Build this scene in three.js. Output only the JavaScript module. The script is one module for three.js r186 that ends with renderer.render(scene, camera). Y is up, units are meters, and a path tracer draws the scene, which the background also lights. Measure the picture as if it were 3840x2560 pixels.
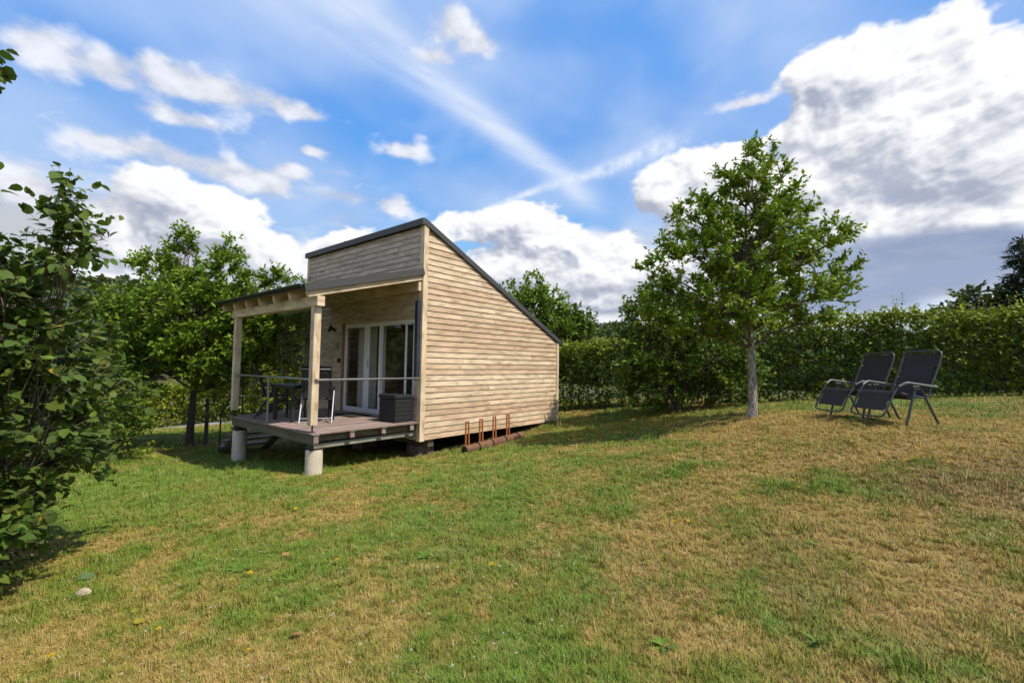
import * as THREE from 'three';
import { mergeGeometries } from 'three/addons/utils/BufferGeometryUtils.js';
import { RoundedBoxGeometry } from 'three/addons/geometries/RoundedBoxGeometry.js';

// ------------------------------------------------------------------ camera, sky, sun, exposure
const scene = new THREE.Scene();
const camera = new THREE.PerspectiveCamera(73.68, 1024 / 682, 0.05, 1500);
camera.rotation.order = 'YXZ';
camera.position.set(0, 1.6, 0);
camera.rotation.set(0.0519, 0, 0.0142);
const renderer = new THREE.WebGLRenderer({ antialias: true });
renderer.setSize(1024, 682);
renderer.toneMapping = THREE.LinearToneMapping;
renderer.toneMappingExposure = 1.08;
renderer.shadowMap.enabled = true;

const SUN = new THREE.Vector3(0.617, 1, 0.384).normalize();
const sun = new THREE.DirectionalLight(new THREE.Color(1.0, 0.93, 0.8), 4.6);
sun.position.copy(SUN).multiplyScalar(80);
sun.castShadow = true;
sun.shadow.mapSize.set(4096, 4096);
Object.assign(sun.shadow.camera, { left: -30, right: 30, top: 30, bottom: -30, near: 1, far: 200 });
scene.add(sun, sun.target);

// ------------------------------------------------------------------ small maths
function rng(seed) {
  let a = seed >>> 0;
  return () => { a = (a + 0x6d2b79f5) | 0; let t = Math.imul(a ^ (a >>> 15), 1 | a); t = (t + Math.imul(t ^ (t >>> 7), 61 | t)) ^ t; return ((t ^ (t >>> 14)) >>> 0) / 4294967296; };
}
const clamp = (x, a = 0, b = 1) => Math.min(b, Math.max(a, x));
const mix = (a, b, t) => a + (b - a) * t;
const smooth = (a, b, x) => { const t = clamp((x - a) / (b - a)); return t * t * (3 - 2 * t); };
const HASH = new Float32Array(65536); { const r = rng(11); for (let i = 0; i < 65536; i++) HASH[i] = r(); }
const hsh = (x, y, z) => HASH[(Math.imul(x, 7919) ^ Math.imul(y, 31337) ^ Math.imul(z, 52711)) & 65535];
function noise3(x, y, z) {
  const i = Math.floor(x), j = Math.floor(y), k = Math.floor(z);
  let u = x - i, v = y - j, w = z - k; u = u * u * (3 - 2 * u); v = v * v * (3 - 2 * v); w = w * w * (3 - 2 * w);
  const a = mix(mix(hsh(i, j, k), hsh(i + 1, j, k), u), mix(hsh(i, j + 1, k), hsh(i + 1, j + 1, k), u), v);
  const b = mix(mix(hsh(i, j, k + 1), hsh(i + 1, j, k + 1), u), mix(hsh(i, j + 1, k + 1), hsh(i + 1, j + 1, k + 1), u), v);
  return mix(a, b, w);
}
function fbm(x, y, z, oct = 4) { let s = 0, a = 0.5, n = 0; for (let i = 0; i < oct; i++) { s += a * noise3(x, y, z); n += a; a *= 0.5; x = x * 2.03 + 7.1; y = y * 2.03 + 3.3; z = z * 2.03 + 5.7; } return s / n; }

// ------------------------------------------------------------------ the sky: air, cumulus, thin cloud and vapour trails, by azimuth and elevation in degrees
function makeSky(W, H) {
  const D = Math.PI / 180;
  const cumulus = [[-36.8, 16.3, 4.1, 2.5], [-33.4, 15.3, 4.4, 3.0], [-39.1, 16.8, 2.0, 1.6], [-42, 12.4, 2.4, 2.9], [-35.6, 12.8, 5.9, 2.5], [-30.9, 12.6, 4.7, 2.0], [-39.7, 9.9, 3.8, 1.3], [-27.5, 12.1, 5.5, 1.3], [-25.2, 10.4, 4.2, 1.5], [-42.1, 7.5, 1.9, 1.0], [-20, 11, 5, 1.6], [-14, 9, 5, 1.6],
    [-4.4, 18, 7.2, 1.7], [-6.6, 15.7, 6.1, 2.0], [2.3, 15.1, 6.5, 2.3], [6.2, 10.8, 4.8, 2.2], [-1.6, 12.9, 5.5, 1.9], [1.1, 18.2, 3.3, 1.7], [13.1, 8.1, 3.6, 1.3], [13.1, 14.9, 4.1, 2.0], [8, 8, 5, 1.2], [10, 12, 5, 1.6], [18, 12, 5, 3],
    [22.2, 22.3, 6, 2.7], [26.8, 21.8, 5.1, 2.8], [18.8, 20.4, 3.9, 1.8], [33.1, 18.8, 3.4, 2.5], [36.1, 15.3, 3.1, 2.5], [28, 16, 5, 4], [30, 10, 5, 3],
    [34.5, 28.9, 4.3, 2.7], [38.8, 27.6, 4.8, 3.1], [42.2, 29.2, 3.8, 2.6], [46, 28.3, 3.6, 2.8], [48.5, 24.7, 3.5, 4], [43.5, 23.2, 5.2, 4.4], [38.7, 22.8, 3.9, 2.2], [37.6, 20.7, 3.7, 2.4], [42.5, 18, 5.5, 3.3], [47.3, 19.5, 3.6, 4], [44.7, 12.9, 4.4, 3], [47.7, 13.4, 2.6, 2.8], [40.5, 13.7, 3.9, 3.6], [36.7, 11.8, 3.1, 3], [46, 15, 4, 4], [42, 24, 4, 3], [0, 12, 9, 2.6], [14, 11, 6, 3], [-34, 10.5, 9, 2.6], [-20, 14, 5, 1.6], [6, 15, 5, 2.5], [24, 18, 6, 4], [33, 24, 3, 2]];
  const stratus = [[38.4, 10.2, 5.2, 2.2], [43.1, 9.4, 5.8, 2.4], [47.8, 10.4, 4.5, 2.6], [38.4, 7.4, 4.6, 1.8], [33.8, 7.2, 4.4, 1.9], [52, 9.6, 6, 2.4], [42, 11.5, 5, 1.6]];
  const thin = [[-42.7, 25.7, 2.6, 1.4], [-38.8, 26.6, 4, 1.7], [-34, 26.8, 5, 1.5], [-29, 27.2, 3.3, 1.1], [-36.8, 23.6, 4.1, 0.9], [-43, 19.5, 2.5, 0.9], [-38.4, 20, 4.3, 1.3], [-33.6, 19.6, 5.3, 1.4], [-29.1, 19.2, 4, 1.2], [-25.4, 26.9, 2.3, 0.8], [-24.5, 23.3, 1.9, 0.6], [-27, 21, 2.8, 1], [-8.8, 37.6, 3.9, 2], [-5.1, 36, 3.1, 1.3], [-13.9, 24.9, 2.7, 1.1], [-15.2, 18.8, 2.8, 1.6], [-47.5, 14.5, 3, 2.1], [-47, 25.6, 2.7, 1.9], [-10.4, 34.4, 2.8, 0.8], [27.8, 28, 2.6, 0.6]];
  // the same weather goes on all round
  const r = rng(77);
  for (let i = 0; i < 24; i++) { // heaps of cumulus round the rest of the horizon
    const a = 60 + i * 10 + r() * 5, e = 9 + r() * 15;
    for (let k = 0; k < 7; k++) cumulus.push([a + (r() - 0.5) * 12, e + (r() - 0.4) * 6, 2.5 + r() * 3.5, 1.4 + r() * 2]);
    if (i % 3 === 0) stratus.push([a, 9 + r() * 2, 4 + r() * 3, 1.7 + r()]);
    for (let k = 0; k < 2; k++) thin.push([a + r() * 10, 16 + r() * 16, 2 + r() * 4, 0.8 + r()]);
  }
  for (let i = 0; i < 60; i++) thin.push([r() * 360 - 180, 42 + r() * 40, 4 + r() * 10, 2 + r() * 3]);
  for (let i = 0; i < 26; i++) cumulus.push([r() * 360 - 180, 44 + r() * 34, 4 + r() * 7, 2.5 + r() * 3]);
  const GW = 1440, GH = 368, step = 0.25, E0 = -2;
  const grid = (list) => {
    const g = new Float32Array(GW * GH);
    for (const [a, e, rx, ry] of list) {
      const wide = Math.min(170, rx * 2.6 / Math.max(0.15, Math.cos(Math.min(80, e) * D) > 0.5 ? 1 : 0.6));
      for (let y = Math.max(0, Math.floor((e - ry * 2.6 - E0) / step)); y < Math.min(GH, (e + ry * 2.6 - E0) / step); y++)
        for (let x = Math.floor((a - wide + 180) / step); x < (a + wide + 180) / step; x++) {
          const da = (x * step - 180 - a) / rx, de = (y * step + E0 - e) / ry, q = da * da + de * de;
          if (q < 6.7) { const i = y * GW + ((x % GW) + GW) % GW; g[i] = 1 - (1 - g[i]) * (1 - 0.92 * Math.exp(-q)); }
        }
    }
    return (a, e) => {
      let fx = ((a + 180) / step) % GW; if (fx < 0) fx += GW;
      const fy = clamp((e - E0) / step, 0, GH - 2), i = Math.floor(fx), j = Math.floor(fy), u = fx - i, v = fy - j, i2 = (i + 1) % GW;
      return mix(mix(g[j * GW + i], g[j * GW + i2], u), mix(g[j * GW + GW + i], g[j * GW + GW + i2], u), v);
    };
  };
  const gc = grid(cumulus), gs = grid(stratus), gt = grid(thin);
  const trails = [ // [az, el, half width] points of a broad old trail and of a narrow new one
    { pts: [[-40, 40, 4.4], [-24.9, 37.3, 3.8], [-15.8, 34.6, 2.9], [-4.7, 29.4, 2.0], [6.6, 22.6, 1.3], [13.1, 16.9, 2.6]], a: 0.46, soft: 1 },
    { pts: [[-10, 14.5, 0.3], [-2.8, 19.4, 0.35], [3.8, 21.7, 0.5], [12, 23.5, 0.9], [18.3, 25.3, 1.2], [23.2, 26.1, 1.2]], a: 0.5, soft: 0 }];
  const data = new Float32Array(W * H * 4);
  const dir = (a, e) => [Math.sin(a * D) * Math.cos(e * D), Math.sin(e * D), -Math.cos(a * D) * Math.cos(e * D)];
  const dens = (a, e, oct) => {
    const F = gc(a, e); if (F < 0.03) return -1;
    const [x, y, z] = dir(a, e), y2 = y * 1.5;
    const wx = noise3(x * 9, y2 * 9, z * 9) - 0.5;
    const n = fbm(x * 10 + wx * 0.9, y2 * 10 + wx * 0.7, z * 10, oct), bump = 1 - Math.abs(2 * fbm(x * 24 + 9, y2 * 24, z * 24, Math.max(2, oct - 2)) - 1);
    return F * 1.3 - 0.63 + (n - 0.5) * 2.05 + (bump - 0.72) * 0.55;
  };
  for (let j = 0; j < H; j++) {
    const e = ((j + 0.5) / H - 0.5) * 180;
    for (let i = 0; i < W; i++) {
      const o = (j * W + i) * 4; data[o + 3] = 1;
      if (e < -1.5) { data[o] = 0.2; data[o + 1] = 0.24; data[o + 2] = 0.2; continue; }
      const t = ((i + 0.5) / W - 0.5) * 2 * Math.PI; // atan2(z, x)
      const x = Math.cos(t), z = Math.sin(t), a = Math.atan2(x, -z) / D;
      const d = dir(a, e), up = smooth(0, 32, e);
      let R = mix(0.44, 0.145, up), G = mix(0.63, 0.355, up), B = mix(0.86, 0.8, up);
      // deep clear patch and veils in the air
      const veil = smooth(0.42, 0.75, fbm(d[0] * 3.1 + d[1] * 2, d[1] * 5.2, d[2] * 3.1 + 9, 4)) * 0.42 + smooth(0.5, 0.8, fbm(d[0] * 5 - d[1] * 9 + 20, d[1] * 3 + d[0] * 4, d[2] * 5, 4)) * 0.25;
      const deep = smooth(0.55, 0.3, fbm(d[0] * 3.1 + d[1] * 2, d[1] * 5.2, d[2] * 3.1 + 9, 2)) * 0.45;
      R *= 1 - deep * 1.1; G *= 1 - deep * 0.2; B *= 1 + deep * 0.1;
      let c = veil; R = mix(R, 0.62, c); G = mix(G, 0.73, c); B = mix(B, 0.93, c);
      // a broken low layer towards the horizon
      const layer = smooth(20, 8, e) * 0.56 + smooth(27, 15, e) * 0.2;
      if (layer > 0) { const n = fbm(d[0] * 6 + 3, d[1] * 22, d[2] * 6, 5); c = smooth(0.3, 0.75, layer + (n - 0.5) * 1.25) * 0.9; const g = mix(0.55, 0.9, smooth(0.35, 0.65, fbm(d[0] * 9, d[1] * 30 + 2, d[2] * 9, 4))); R = mix(R, g, c); G = mix(G, g * 1.01, c); B = mix(B, Math.min(1, g * 1.06), c); }
      for (const tr of trails) {
        let best = 0;
        for (let k = 0; k + 1 < tr.pts.length; k++) {
          const [a0, e0, w0] = tr.pts[k], [a1, e1, w1] = tr.pts[k + 1];
          if (a < Math.min(a0, a1) - 5 || a > Math.max(a0, a1) + 5) continue;
          const cx = Math.cos(e * D), ax = (a1 - a0) * cx, ay = e1 - e0, px = (a - a0) * cx, py = e - e0, s = clamp((px * ax + py * ay) / (ax * ax + ay * ay));
          const q = Math.hypot(px - ax * s, py - ay * s) / mix(w0, w1, s);
          const end = smooth(0, 0.25, s + k) * smooth(tr.pts.length - 1, tr.pts.length - 2, s + k);
          best = Math.max(best, Math.exp(-q * q * 1.4) * end);
        }
        if (best > 0.01) {
          const n = tr.soft ? 0.15 + 1.5 * fbm(d[0] * 14 + d[1] * 44, d[1] * 5 - d[0] * 4, d[2] * 5, 4) : 0.1 + 1.5 * fbm(d[0] * 70, d[1] * 70, d[2] * 70, 3);
          c = clamp(best * tr.a * n * 1.35); R = mix(R, 0.8, c); G = mix(G, 0.86, c); B = mix(B, 0.95, c);
        }
      }
      const T = gt(a, e);
      if (T > 0.03) {
        const n = fbm(d[0] * 22 + 5, d[1] * 36, d[2] * 22, 5);
        c = smooth(-0.12, 0.8, T * 1.3 - 0.36 + (n - 0.5) * 1.9) * 0.9;
        const g = 0.66 + 0.22 * smooth(0.35, 0.75, n); R = mix(R, g, c); G = mix(G, g * 1.02, c); B = mix(B, g * 1.09, c);
      }
      const q = dens(a, e, 7);
      if (q > 0) {
        const q1 = dens(a + 0.3, e + 0.42, 7), q2 = dens(a + 0.8, e + 1.3, 4), q3 = dens(a + 1.2, e + 3.2, 3);
        c = smooth(0, 0.3, q);
        let l = smooth(-0.85, 0.62, (q - Math.max(-0.2, q2)) * 0.75 + (q - Math.max(-0.3, q3)) * 0.4 + (q - Math.max(-0.15, q1)) * 0.9 - 0.1);
        l = clamp(l + 0.5 * (fbm(d[0] * 12 + 3, d[1] * 22, d[2] * 12, 5) - 0.5));
        R = mix(R, mix(0.38, 0.96, l), c); G = mix(G, mix(0.42, 0.965, l), c); B = mix(B, mix(0.53, 0.98, l), c);
      }
      const S = gs(a, e);
      if (S > 0.03) {
        const n = fbm(d[0] * 7, d[1] * 26, d[2] * 7, 4);
        c = smooth(0.0, 0.75, S * 1.2 - 0.34 + (n - 0.5) * 1.4) * 0.92;
        R = mix(R, mix(0.12, 0.4, n), c); G = mix(G, mix(0.19, 0.47, n), c); B = mix(B, mix(0.36, 0.64, n), c);
      }
      data[o] = R; data[o + 1] = G; data[o + 2] = B;
    }
  }
  const tex = new THREE.DataTexture(data, W, H, THREE.RGBAFormat, THREE.FloatType);
  tex.mapping = THREE.EquirectangularReflectionMapping; tex.magFilter = tex.minFilter = THREE.LinearFilter; tex.needsUpdate = true;
  return tex;
}
const skyTexture = makeSky(4096, 2048);
scene.background = skyTexture;
scene.environment = skyTexture;

// ------------------------------------------------------------------ naming
const taken = {};
function numbered(name) { const n = taken[name] = (taken[name] ?? -1) + 1; return n ? `${name}_${String(n).padStart(3, '0')}` : name; }
function shade(o) { o.castShadow = o.receiveShadow = true; return o; }
function tag(o, label, category, group) { o.userData.label = label; o.userData.category = category; if (group) o.userData.group = group; return o; }
function thing(name, label, category, pos = [0, 0, 0], turn = 0, group) {
  const g = new THREE.Group(); g.name = numbered(name); g.position.set(...pos); g.rotation.y = turn; scene.add(g); return tag(g, label, category, group);
}
function part(name, geo, mat, parent, pos) {
  const m = shade(new THREE.Mesh(geo, mat)); m.name = name; if (pos) m.position.set(...pos); parent.add(m); return m;
}
function struct(name, geo, mat) { const m = part(numbered(name), geo, mat, scene); m.userData.kind = 'structure'; return m; }

// ------------------------------------------------------------------ geometry helpers
function metricUV(geo, along = 'x', off = [0, 0]) { // uv in metres, u along the grain
  const p = geo.attributes.position, n = geo.attributes.normal, uv = new Float32Array(p.count * 2);
  for (let i = 0; i < p.count; i++) {
    const v = { x: p.getX(i), y: p.getY(i), z: p.getZ(i) }, a = { x: Math.abs(n.getX(i)), y: Math.abs(n.getY(i)), z: Math.abs(n.getZ(i)) };
    const across = ['x', 'y', 'z'].filter((k) => k !== along).sort((k, l) => a[k] - a[l])[0];
    uv[i * 2] = v[along] + off[0]; uv[i * 2 + 1] = v[across] + off[1];
  }
  geo.setAttribute('uv', new THREE.BufferAttribute(uv, 2)); return geo;
}
const offs = rng(5);
function bar(x0, y0, z0, x1, y1, z1, along = 'x', r = 0.004) { // a box with softened edges between two corners
  const w = x1 - x0, h = y1 - y0, d = z1 - z0;
  const g = new RoundedBoxGeometry(w, h, d, 1, Math.min(r, w * 0.3, h * 0.3, d * 0.3));
  metricUV(g, along, [offs() * 3, offs() * 3]); g.translate((x0 + x1) / 2, (y0 + y1) / 2, (z0 + z1) / 2); return g;
}
function hexa(c, off = [0, 0], along = 2) { // eight corners: [bottom a b c d, top a b c d]
  const P = [], N = [], U = [], a = new THREE.Vector3(), b = new THREE.Vector3(), n = new THREE.Vector3();
  for (const f of [[0, 1, 2, 3], [7, 6, 5, 4], [0, 4, 5, 1], [1, 5, 6, 2], [2, 6, 7, 3], [3, 7, 4, 0]]) {
    const q = f.map((i) => new THREE.Vector3(...c[i]));
    n.crossVectors(a.subVectors(q[1], q[0]), b.subVectors(q[2], q[0])).normalize();
    for (const k of [0, 1, 2, 0, 2, 3]) { P.push(q[k].x, q[k].y, q[k].z); N.push(n.x, n.y, n.z); const e = [q[k].x, q[k].y, q[k].z]; U.push(e[along] + off[0], (Math.abs(n.y) > 0.7 ? e[2 - along] : e[1]) + off[1]); }
  }
  const g = new THREE.BufferGeometry();
  g.setAttribute('position', new THREE.Float32BufferAttribute(P, 3)); g.setAttribute('normal', new THREE.Float32BufferAttribute(N, 3)); g.setAttribute('uv', new THREE.Float32BufferAttribute(U, 2));
  return g;
}
function box8(x0, y0, z0, x1, y1, z1) { return [[x0, y0, z0], [x0, y0, z1], [x1, y0, z1], [x1, y0, z0], [x0, y1, z0], [x0, y1, z1], [x1, y1, z1], [x1, y1, z0]]; }
function V(a) { return new THREE.Vector3(...a); }
function rod(a, b, r, sides = 10) { // a round bar from a to b
  const A = V(a), B = V(b), L = A.distanceTo(B), g = new THREE.CylinderGeometry(r, r, L, sides);
  g.applyQuaternion(new THREE.Quaternion().setFromUnitVectors(new THREE.Vector3(0, 1, 0), B.clone().sub(A).normalize()));
  g.translate((A.x + B.x) / 2, (A.y + B.y) / 2, (A.z + B.z) / 2); return g;
}
function pipe(pts, r, seg = 24, sides = 8, tension = 0.3) { return new THREE.TubeGeometry(new THREE.CatmullRomCurve3(pts.map(V), false, 'catmullrom', tension), seg, r, sides); }
const join = (list) => mergeGeometries(list.map((g) => (g.index ? g.toNonIndexed() : g)));

// ------------------------------------------------------------------ textures and materials
function texture(w, h, fn, srgb = true, rep) {
  const d = new Uint8Array(w * h * 4);
  for (let y = 0; y < h; y++) for (let x = 0; x < w; x++) { const c = fn(x / w, y / h), o = (y * w + x) * 4; d[o] = clamp(c[0]) * 255; d[o + 1] = clamp(c[1]) * 255; d[o + 2] = clamp(c[2]) * 255; d[o + 3] = 255; }
  const t = new THREE.DataTexture(d, w, h); t.wrapS = t.wrapT = THREE.RepeatWrapping; t.magFilter = THREE.LinearFilter; t.minFilter = THREE.LinearMipmapLinearFilter; t.generateMipmaps = true;
  if (srgb) t.colorSpace = THREE.SRGBColorSpace; if (rep) t.repeat.set(...rep); t.needsUpdate = true; return t;
}
// noise that closes on itself in u and v
function loopNoise(u, v, fu, fv, oct, seed) {
  const a = u * 2 * Math.PI, b = v * 2 * Math.PI, ru = fu / 6.283, rv = fv / 6.283;
  return fbm(Math.cos(a) * ru + seed, Math.sin(a) * ru + Math.cos(b) * rv, Math.sin(b) * rv + seed * 0.37, oct);
}
const woodTex = texture(1024, 512, (u, v) => { // 3.2 m along the grain, 0.8 m across
  const fine = loopNoise(u, v, 26, 260, 3, 3), streak = loopNoise(u, v, 7, 60, 3, 9), blotch = loopNoise(u, v, 14, 8, 4, 21), stain = loopNoise(u, v, 16, 20, 4, 40);
  let g = 0.92 + (fine - 0.5) * 0.06 + (streak - 0.5) * 0.035 + (blotch - 0.5) * 0.26;
  const s = smooth(0.58, 0.74, stain) * 0.15, pale = smooth(0.55, 0.7, loopNoise(u, v, 8, 9, 3, 63)) * 0.09;
  return [g - s * 0.75 + pale * 0.7, g * 0.985 - s * 1.0 + pale * 0.95, g * 0.97 - s * 1.25 + pale * 1.1];
}, true, [1 / 3.2, 1 / 0.8]);
const woodBump = texture(1024, 512, (u, v) => { const g = 0.5 + (loopNoise(u, v, 26, 260, 3, 3) - 0.5) * 0.9 + (loopNoise(u, v, 7, 60, 3, 9) - 0.5) * 0.5; return [g, g, g]; }, false, [1 / 3.2, 1 / 0.8]);
const lin = (r, g, b) => new THREE.Color().setRGB(r, g, b);
const std = (c, roughness = 0.8, o = {}) => new THREE.MeshStandardMaterial({ color: c, roughness, ...o });
const woodMat = (r, g, b) => std(lin(r, g, b), 0.78, { map: woodTex, bumpMap: woodBump, bumpScale: 0.0006 });
const larch = [[0.66, 0.5, 0.33], [0.7, 0.55, 0.375], [0.6, 0.44, 0.285], [0.73, 0.58, 0.4], [0.64, 0.465, 0.31], [0.68, 0.52, 0.345], [0.7, 0.55, 0.375]].map((c) => woodMat(...c));
const grey = [[0.64, 0.51, 0.385], [0.67, 0.54, 0.41], [0.61, 0.485, 0.365], [0.64, 0.5, 0.37]].map((c) => woodMat(...c));
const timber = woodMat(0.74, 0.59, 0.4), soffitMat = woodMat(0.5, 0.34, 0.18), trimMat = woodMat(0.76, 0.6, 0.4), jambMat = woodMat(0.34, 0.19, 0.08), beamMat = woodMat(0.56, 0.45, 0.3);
const speck = texture(256, 256, (u, v) => { const g = 0.82 + (loopNoise(u, v, 60, 60, 3, 2) - 0.5) * 0.5 + (loopNoise(u, v, 8, 8, 3, 5) - 0.5) * 0.35; return [g, g, g]; });
const speckBump = texture(256, 256, (u, v) => { const g = loopNoise(u, v, 70, 70, 3, 8); return [g, g, g]; }, false);
const metalDark = std(lin(0.06, 0.06, 0.058), 0.55), gutterMat = std(lin(0.02, 0.022, 0.026), 0.4), steel = std(lin(0.62, 0.6, 0.57), 0.34, { metalness: 0.9, map: speck }), silver = std(lin(0.42, 0.42, 0.44), 0.5, { metalness: 0.6 });
const blackMetal = std(lin(0.02, 0.02, 0.022), 0.45), anthracite = std(lin(0.045, 0.06, 0.085), 0.5, { map: speck });
const whitePlastic = std(lin(0.78, 0.79, 0.8), 0.35), plaster = std(lin(0.55, 0.5, 0.43), 0.9), floorMat = std(lin(0.4, 0.28, 0.17), 0.6, { map: woodTex });
const composite = [[0.31, 0.225, 0.195], [0.33, 0.245, 0.215], [0.29, 0.21, 0.18]].map((c) => std(lin(...c), 0.55, { map: woodTex, bumpMap: woodBump, bumpScale: 0.0008 }));
const joistMat = std(lin(0.155, 0.135, 0.1), 0.7, { map: woodTex }), joistEnd = std(lin(0.42, 0.31, 0.26), 0.8, { map: speck });
const concrete = std(lin(0.78, 0.7, 0.57), 0.92, { map: texture(256, 256, (u, v) => { const g = 0.93 + (loopNoise(u, v, 50, 50, 3, 2) - 0.5) * 0.14 + (loopNoise(u, v, 6, 6, 4, 5) - 0.5) * 0.22; return [g, g * 0.985, g * 0.96]; }), bumpMap: speckBump, bumpScale: 0.003 });
const glass = new THREE.MeshPhysicalMaterial({ color: 0xffffff, roughness: 0.0, transmission: 1, thickness: 0, ior: 1.52 });
const curtainMat = new THREE.MeshPhysicalMaterial({ color: lin(0.66, 0.66, 0.62), roughness: 0.95, transmission: 0.4, thickness: 0, side: THREE.DoubleSide });
const rust = std(lin(0.62, 0.2, 0.05), 0.85, { map: speck, bumpMap: speckBump, bumpScale: 0.001 }), bark = std(lin(0.16, 0.13, 0.105), 0.95, { map: speck, bumpMap: speckBump, bumpScale: 0.012 });
const logMat = std(lin(0.2, 0.095, 0.058), 0.9, { map: woodTex, bumpMap: woodBump, bumpScale: 0.004 });
const sling = std(lin(0.036, 0.034, 0.034), 0.75, { bumpMap: texture(64, 64, (u, v) => { const g = 0.5 + 0.25 * Math.sin(u * 50.27) + 0.25 * Math.sin(v * 50.27); return [g, g, g]; }, false, [20, 20]), bumpScale: 0.0008, side: THREE.DoubleSide });
const tubeGrey = std(lin(0.06, 0.065, 0.075), 0.35, { metalness: 0.3 });
const leafMat = new THREE.MeshPhysicalMaterial({ color: 0xffffff, vertexColors: true, roughness: 0.6, transmission: 0.42, thickness: 0, ior: 1.4, specularIntensity: 0.45, side: THREE.DoubleSide });
const twigMat = std(lin(0.11, 0.085, 0.06), 0.95), paleBark = std(lin(0.5, 0.47, 0.45), 0.95, { map: texture(256, 512, (u, v) => { const k = loopNoise(u, v, 34, 9, 4, 12), g = 0.5 + 0.5 * smooth(0.36, 0.62, k) + (loopNoise(u, v, 60, 60, 2, 3) - 0.5) * 0.25; return [g, g * 0.97, g * 0.93]; }), bumpMap: speckBump, bumpScale: 0.008 });

// ------------------------------------------------------------------ the lay of the land: a smooth surface through levelled points [x, depth, height]; depth runs away from the camera (world -z)
const levels = [[-3.23, 7.6, -0.27], [-5.71, 9.6, -0.54], [-0.93, 9.6, -0.27], [0.22, 10.6, -0.14], [0.78, 12.3, -0.15], [4.45, 8.5, 0.7], [5.19, 6.1, 0.87], [6.13, 6.6, 0.86], [5.04, 6.5, 0.87], [12.1, 10.8, 1.02], [8.28, 12.7, 0.71], [1.8, 15, 0.18], [-8.34, 12, -0.69], [-11.71, 16, -0.79], [-10.44, 17, -0.67], [-9.51, 9.5, -0.56], [-9.06, 11, -0.62], [-5, 5, -0.3], [0, 0, 0], [-2.5, 2, -0.28], [2.5, 2, 0.26], [4, 4, 0.5], [0, 4, 0], [-0.3, 7, -0.05], [2.2, 8, 0.25], [0, -4, 0.05], [6, 0, 0.6], [-6, 0, -0.55], [12, 5, 1.1], [-14, 8, -1.1], [-14, 20, -1.2], [0, 24, -0.3], [14, 18, 0.5]];
const plate = (() => {
  const n = levels.length, m = n + 3, U = (q) => (q > 0 ? q * Math.log(q) : 0);
  const A = Array.from({ length: m }, () => new Float64Array(m + 1));
  for (let i = 0; i < n; i++) {
    for (let j = 0; j < n; j++) A[i][j] = U((levels[i][0] - levels[j][0]) ** 2 + (levels[i][1] - levels[j][1]) ** 2);
    A[i][i] += 3; A[i][n] = A[n][i] = 1; A[i][n + 1] = A[n + 1][i] = levels[i][0]; A[i][n + 2] = A[n + 2][i] = levels[i][1]; A[i][m] = levels[i][2];
  }
  for (let c = 0; c < m; c++) {
    let p = c; for (let r = c + 1; r < m; r++) if (Math.abs(A[r][c]) > Math.abs(A[p][c])) p = r;
    [A[c], A[p]] = [A[p], A[c]];
    for (let r = 0; r < m; r++) if (r !== c) { const k = A[r][c] / A[c][c]; if (k) for (let q = c; q <= m; q++) A[r][q] -= k * A[c][q]; }
  }
  const w = A.map((row, i) => row[m] / row[i]);
  return (x, d) => { let s = w[n] + w[n + 1] * x + w[n + 2] * d; for (let i = 0; i < n; i++) s += w[i] * U((x - levels[i][0]) ** 2 + (d - levels[i][1]) ** 2); return s; };
})();
function hillAt(x, d) {
  const r = Math.hypot(x, d), az = Math.atan2(x, d) * 180 / Math.PI;
  const A = 18 * smooth(-2, -24, az) + 9.5 * Math.exp(-(((az - 8) / 16) ** 2)) + 3;
  return -2.2 + A * smooth(60, 230, r) + 2 * (fbm(x * 0.012, d * 0.012, 4, 3) - 0.5) * smooth(40, 120, r);
}
function ground(x, z) {
  const d = -z, r = Math.hypot(x, d - 6), t = smooth(16, 34, r);
  const near = t < 1 ? plate(x, d) + (fbm(x * 0.9, d * 0.9, 1, 2) - 0.5) * 0.03 : 0;
  return t > 0 ? mix(near, hillAt(x, d), t) : near;
}

// cabin frame: x along the front (to the left), y up, z towards the back
const YAW = 0.6964, CX = -1.818, CZ = -9.2, cs = Math.cos(YAW), sn = Math.sin(YAW);
const toCabin = (x, z) => { const a = x - CX, d = -z + CZ; return [-cs * a + sn * d, sn * a + cs * d]; };
const fromCabin = (x, z) => [CX - cs * x + sn * z, CZ - sn * x - cs * z];
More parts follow.
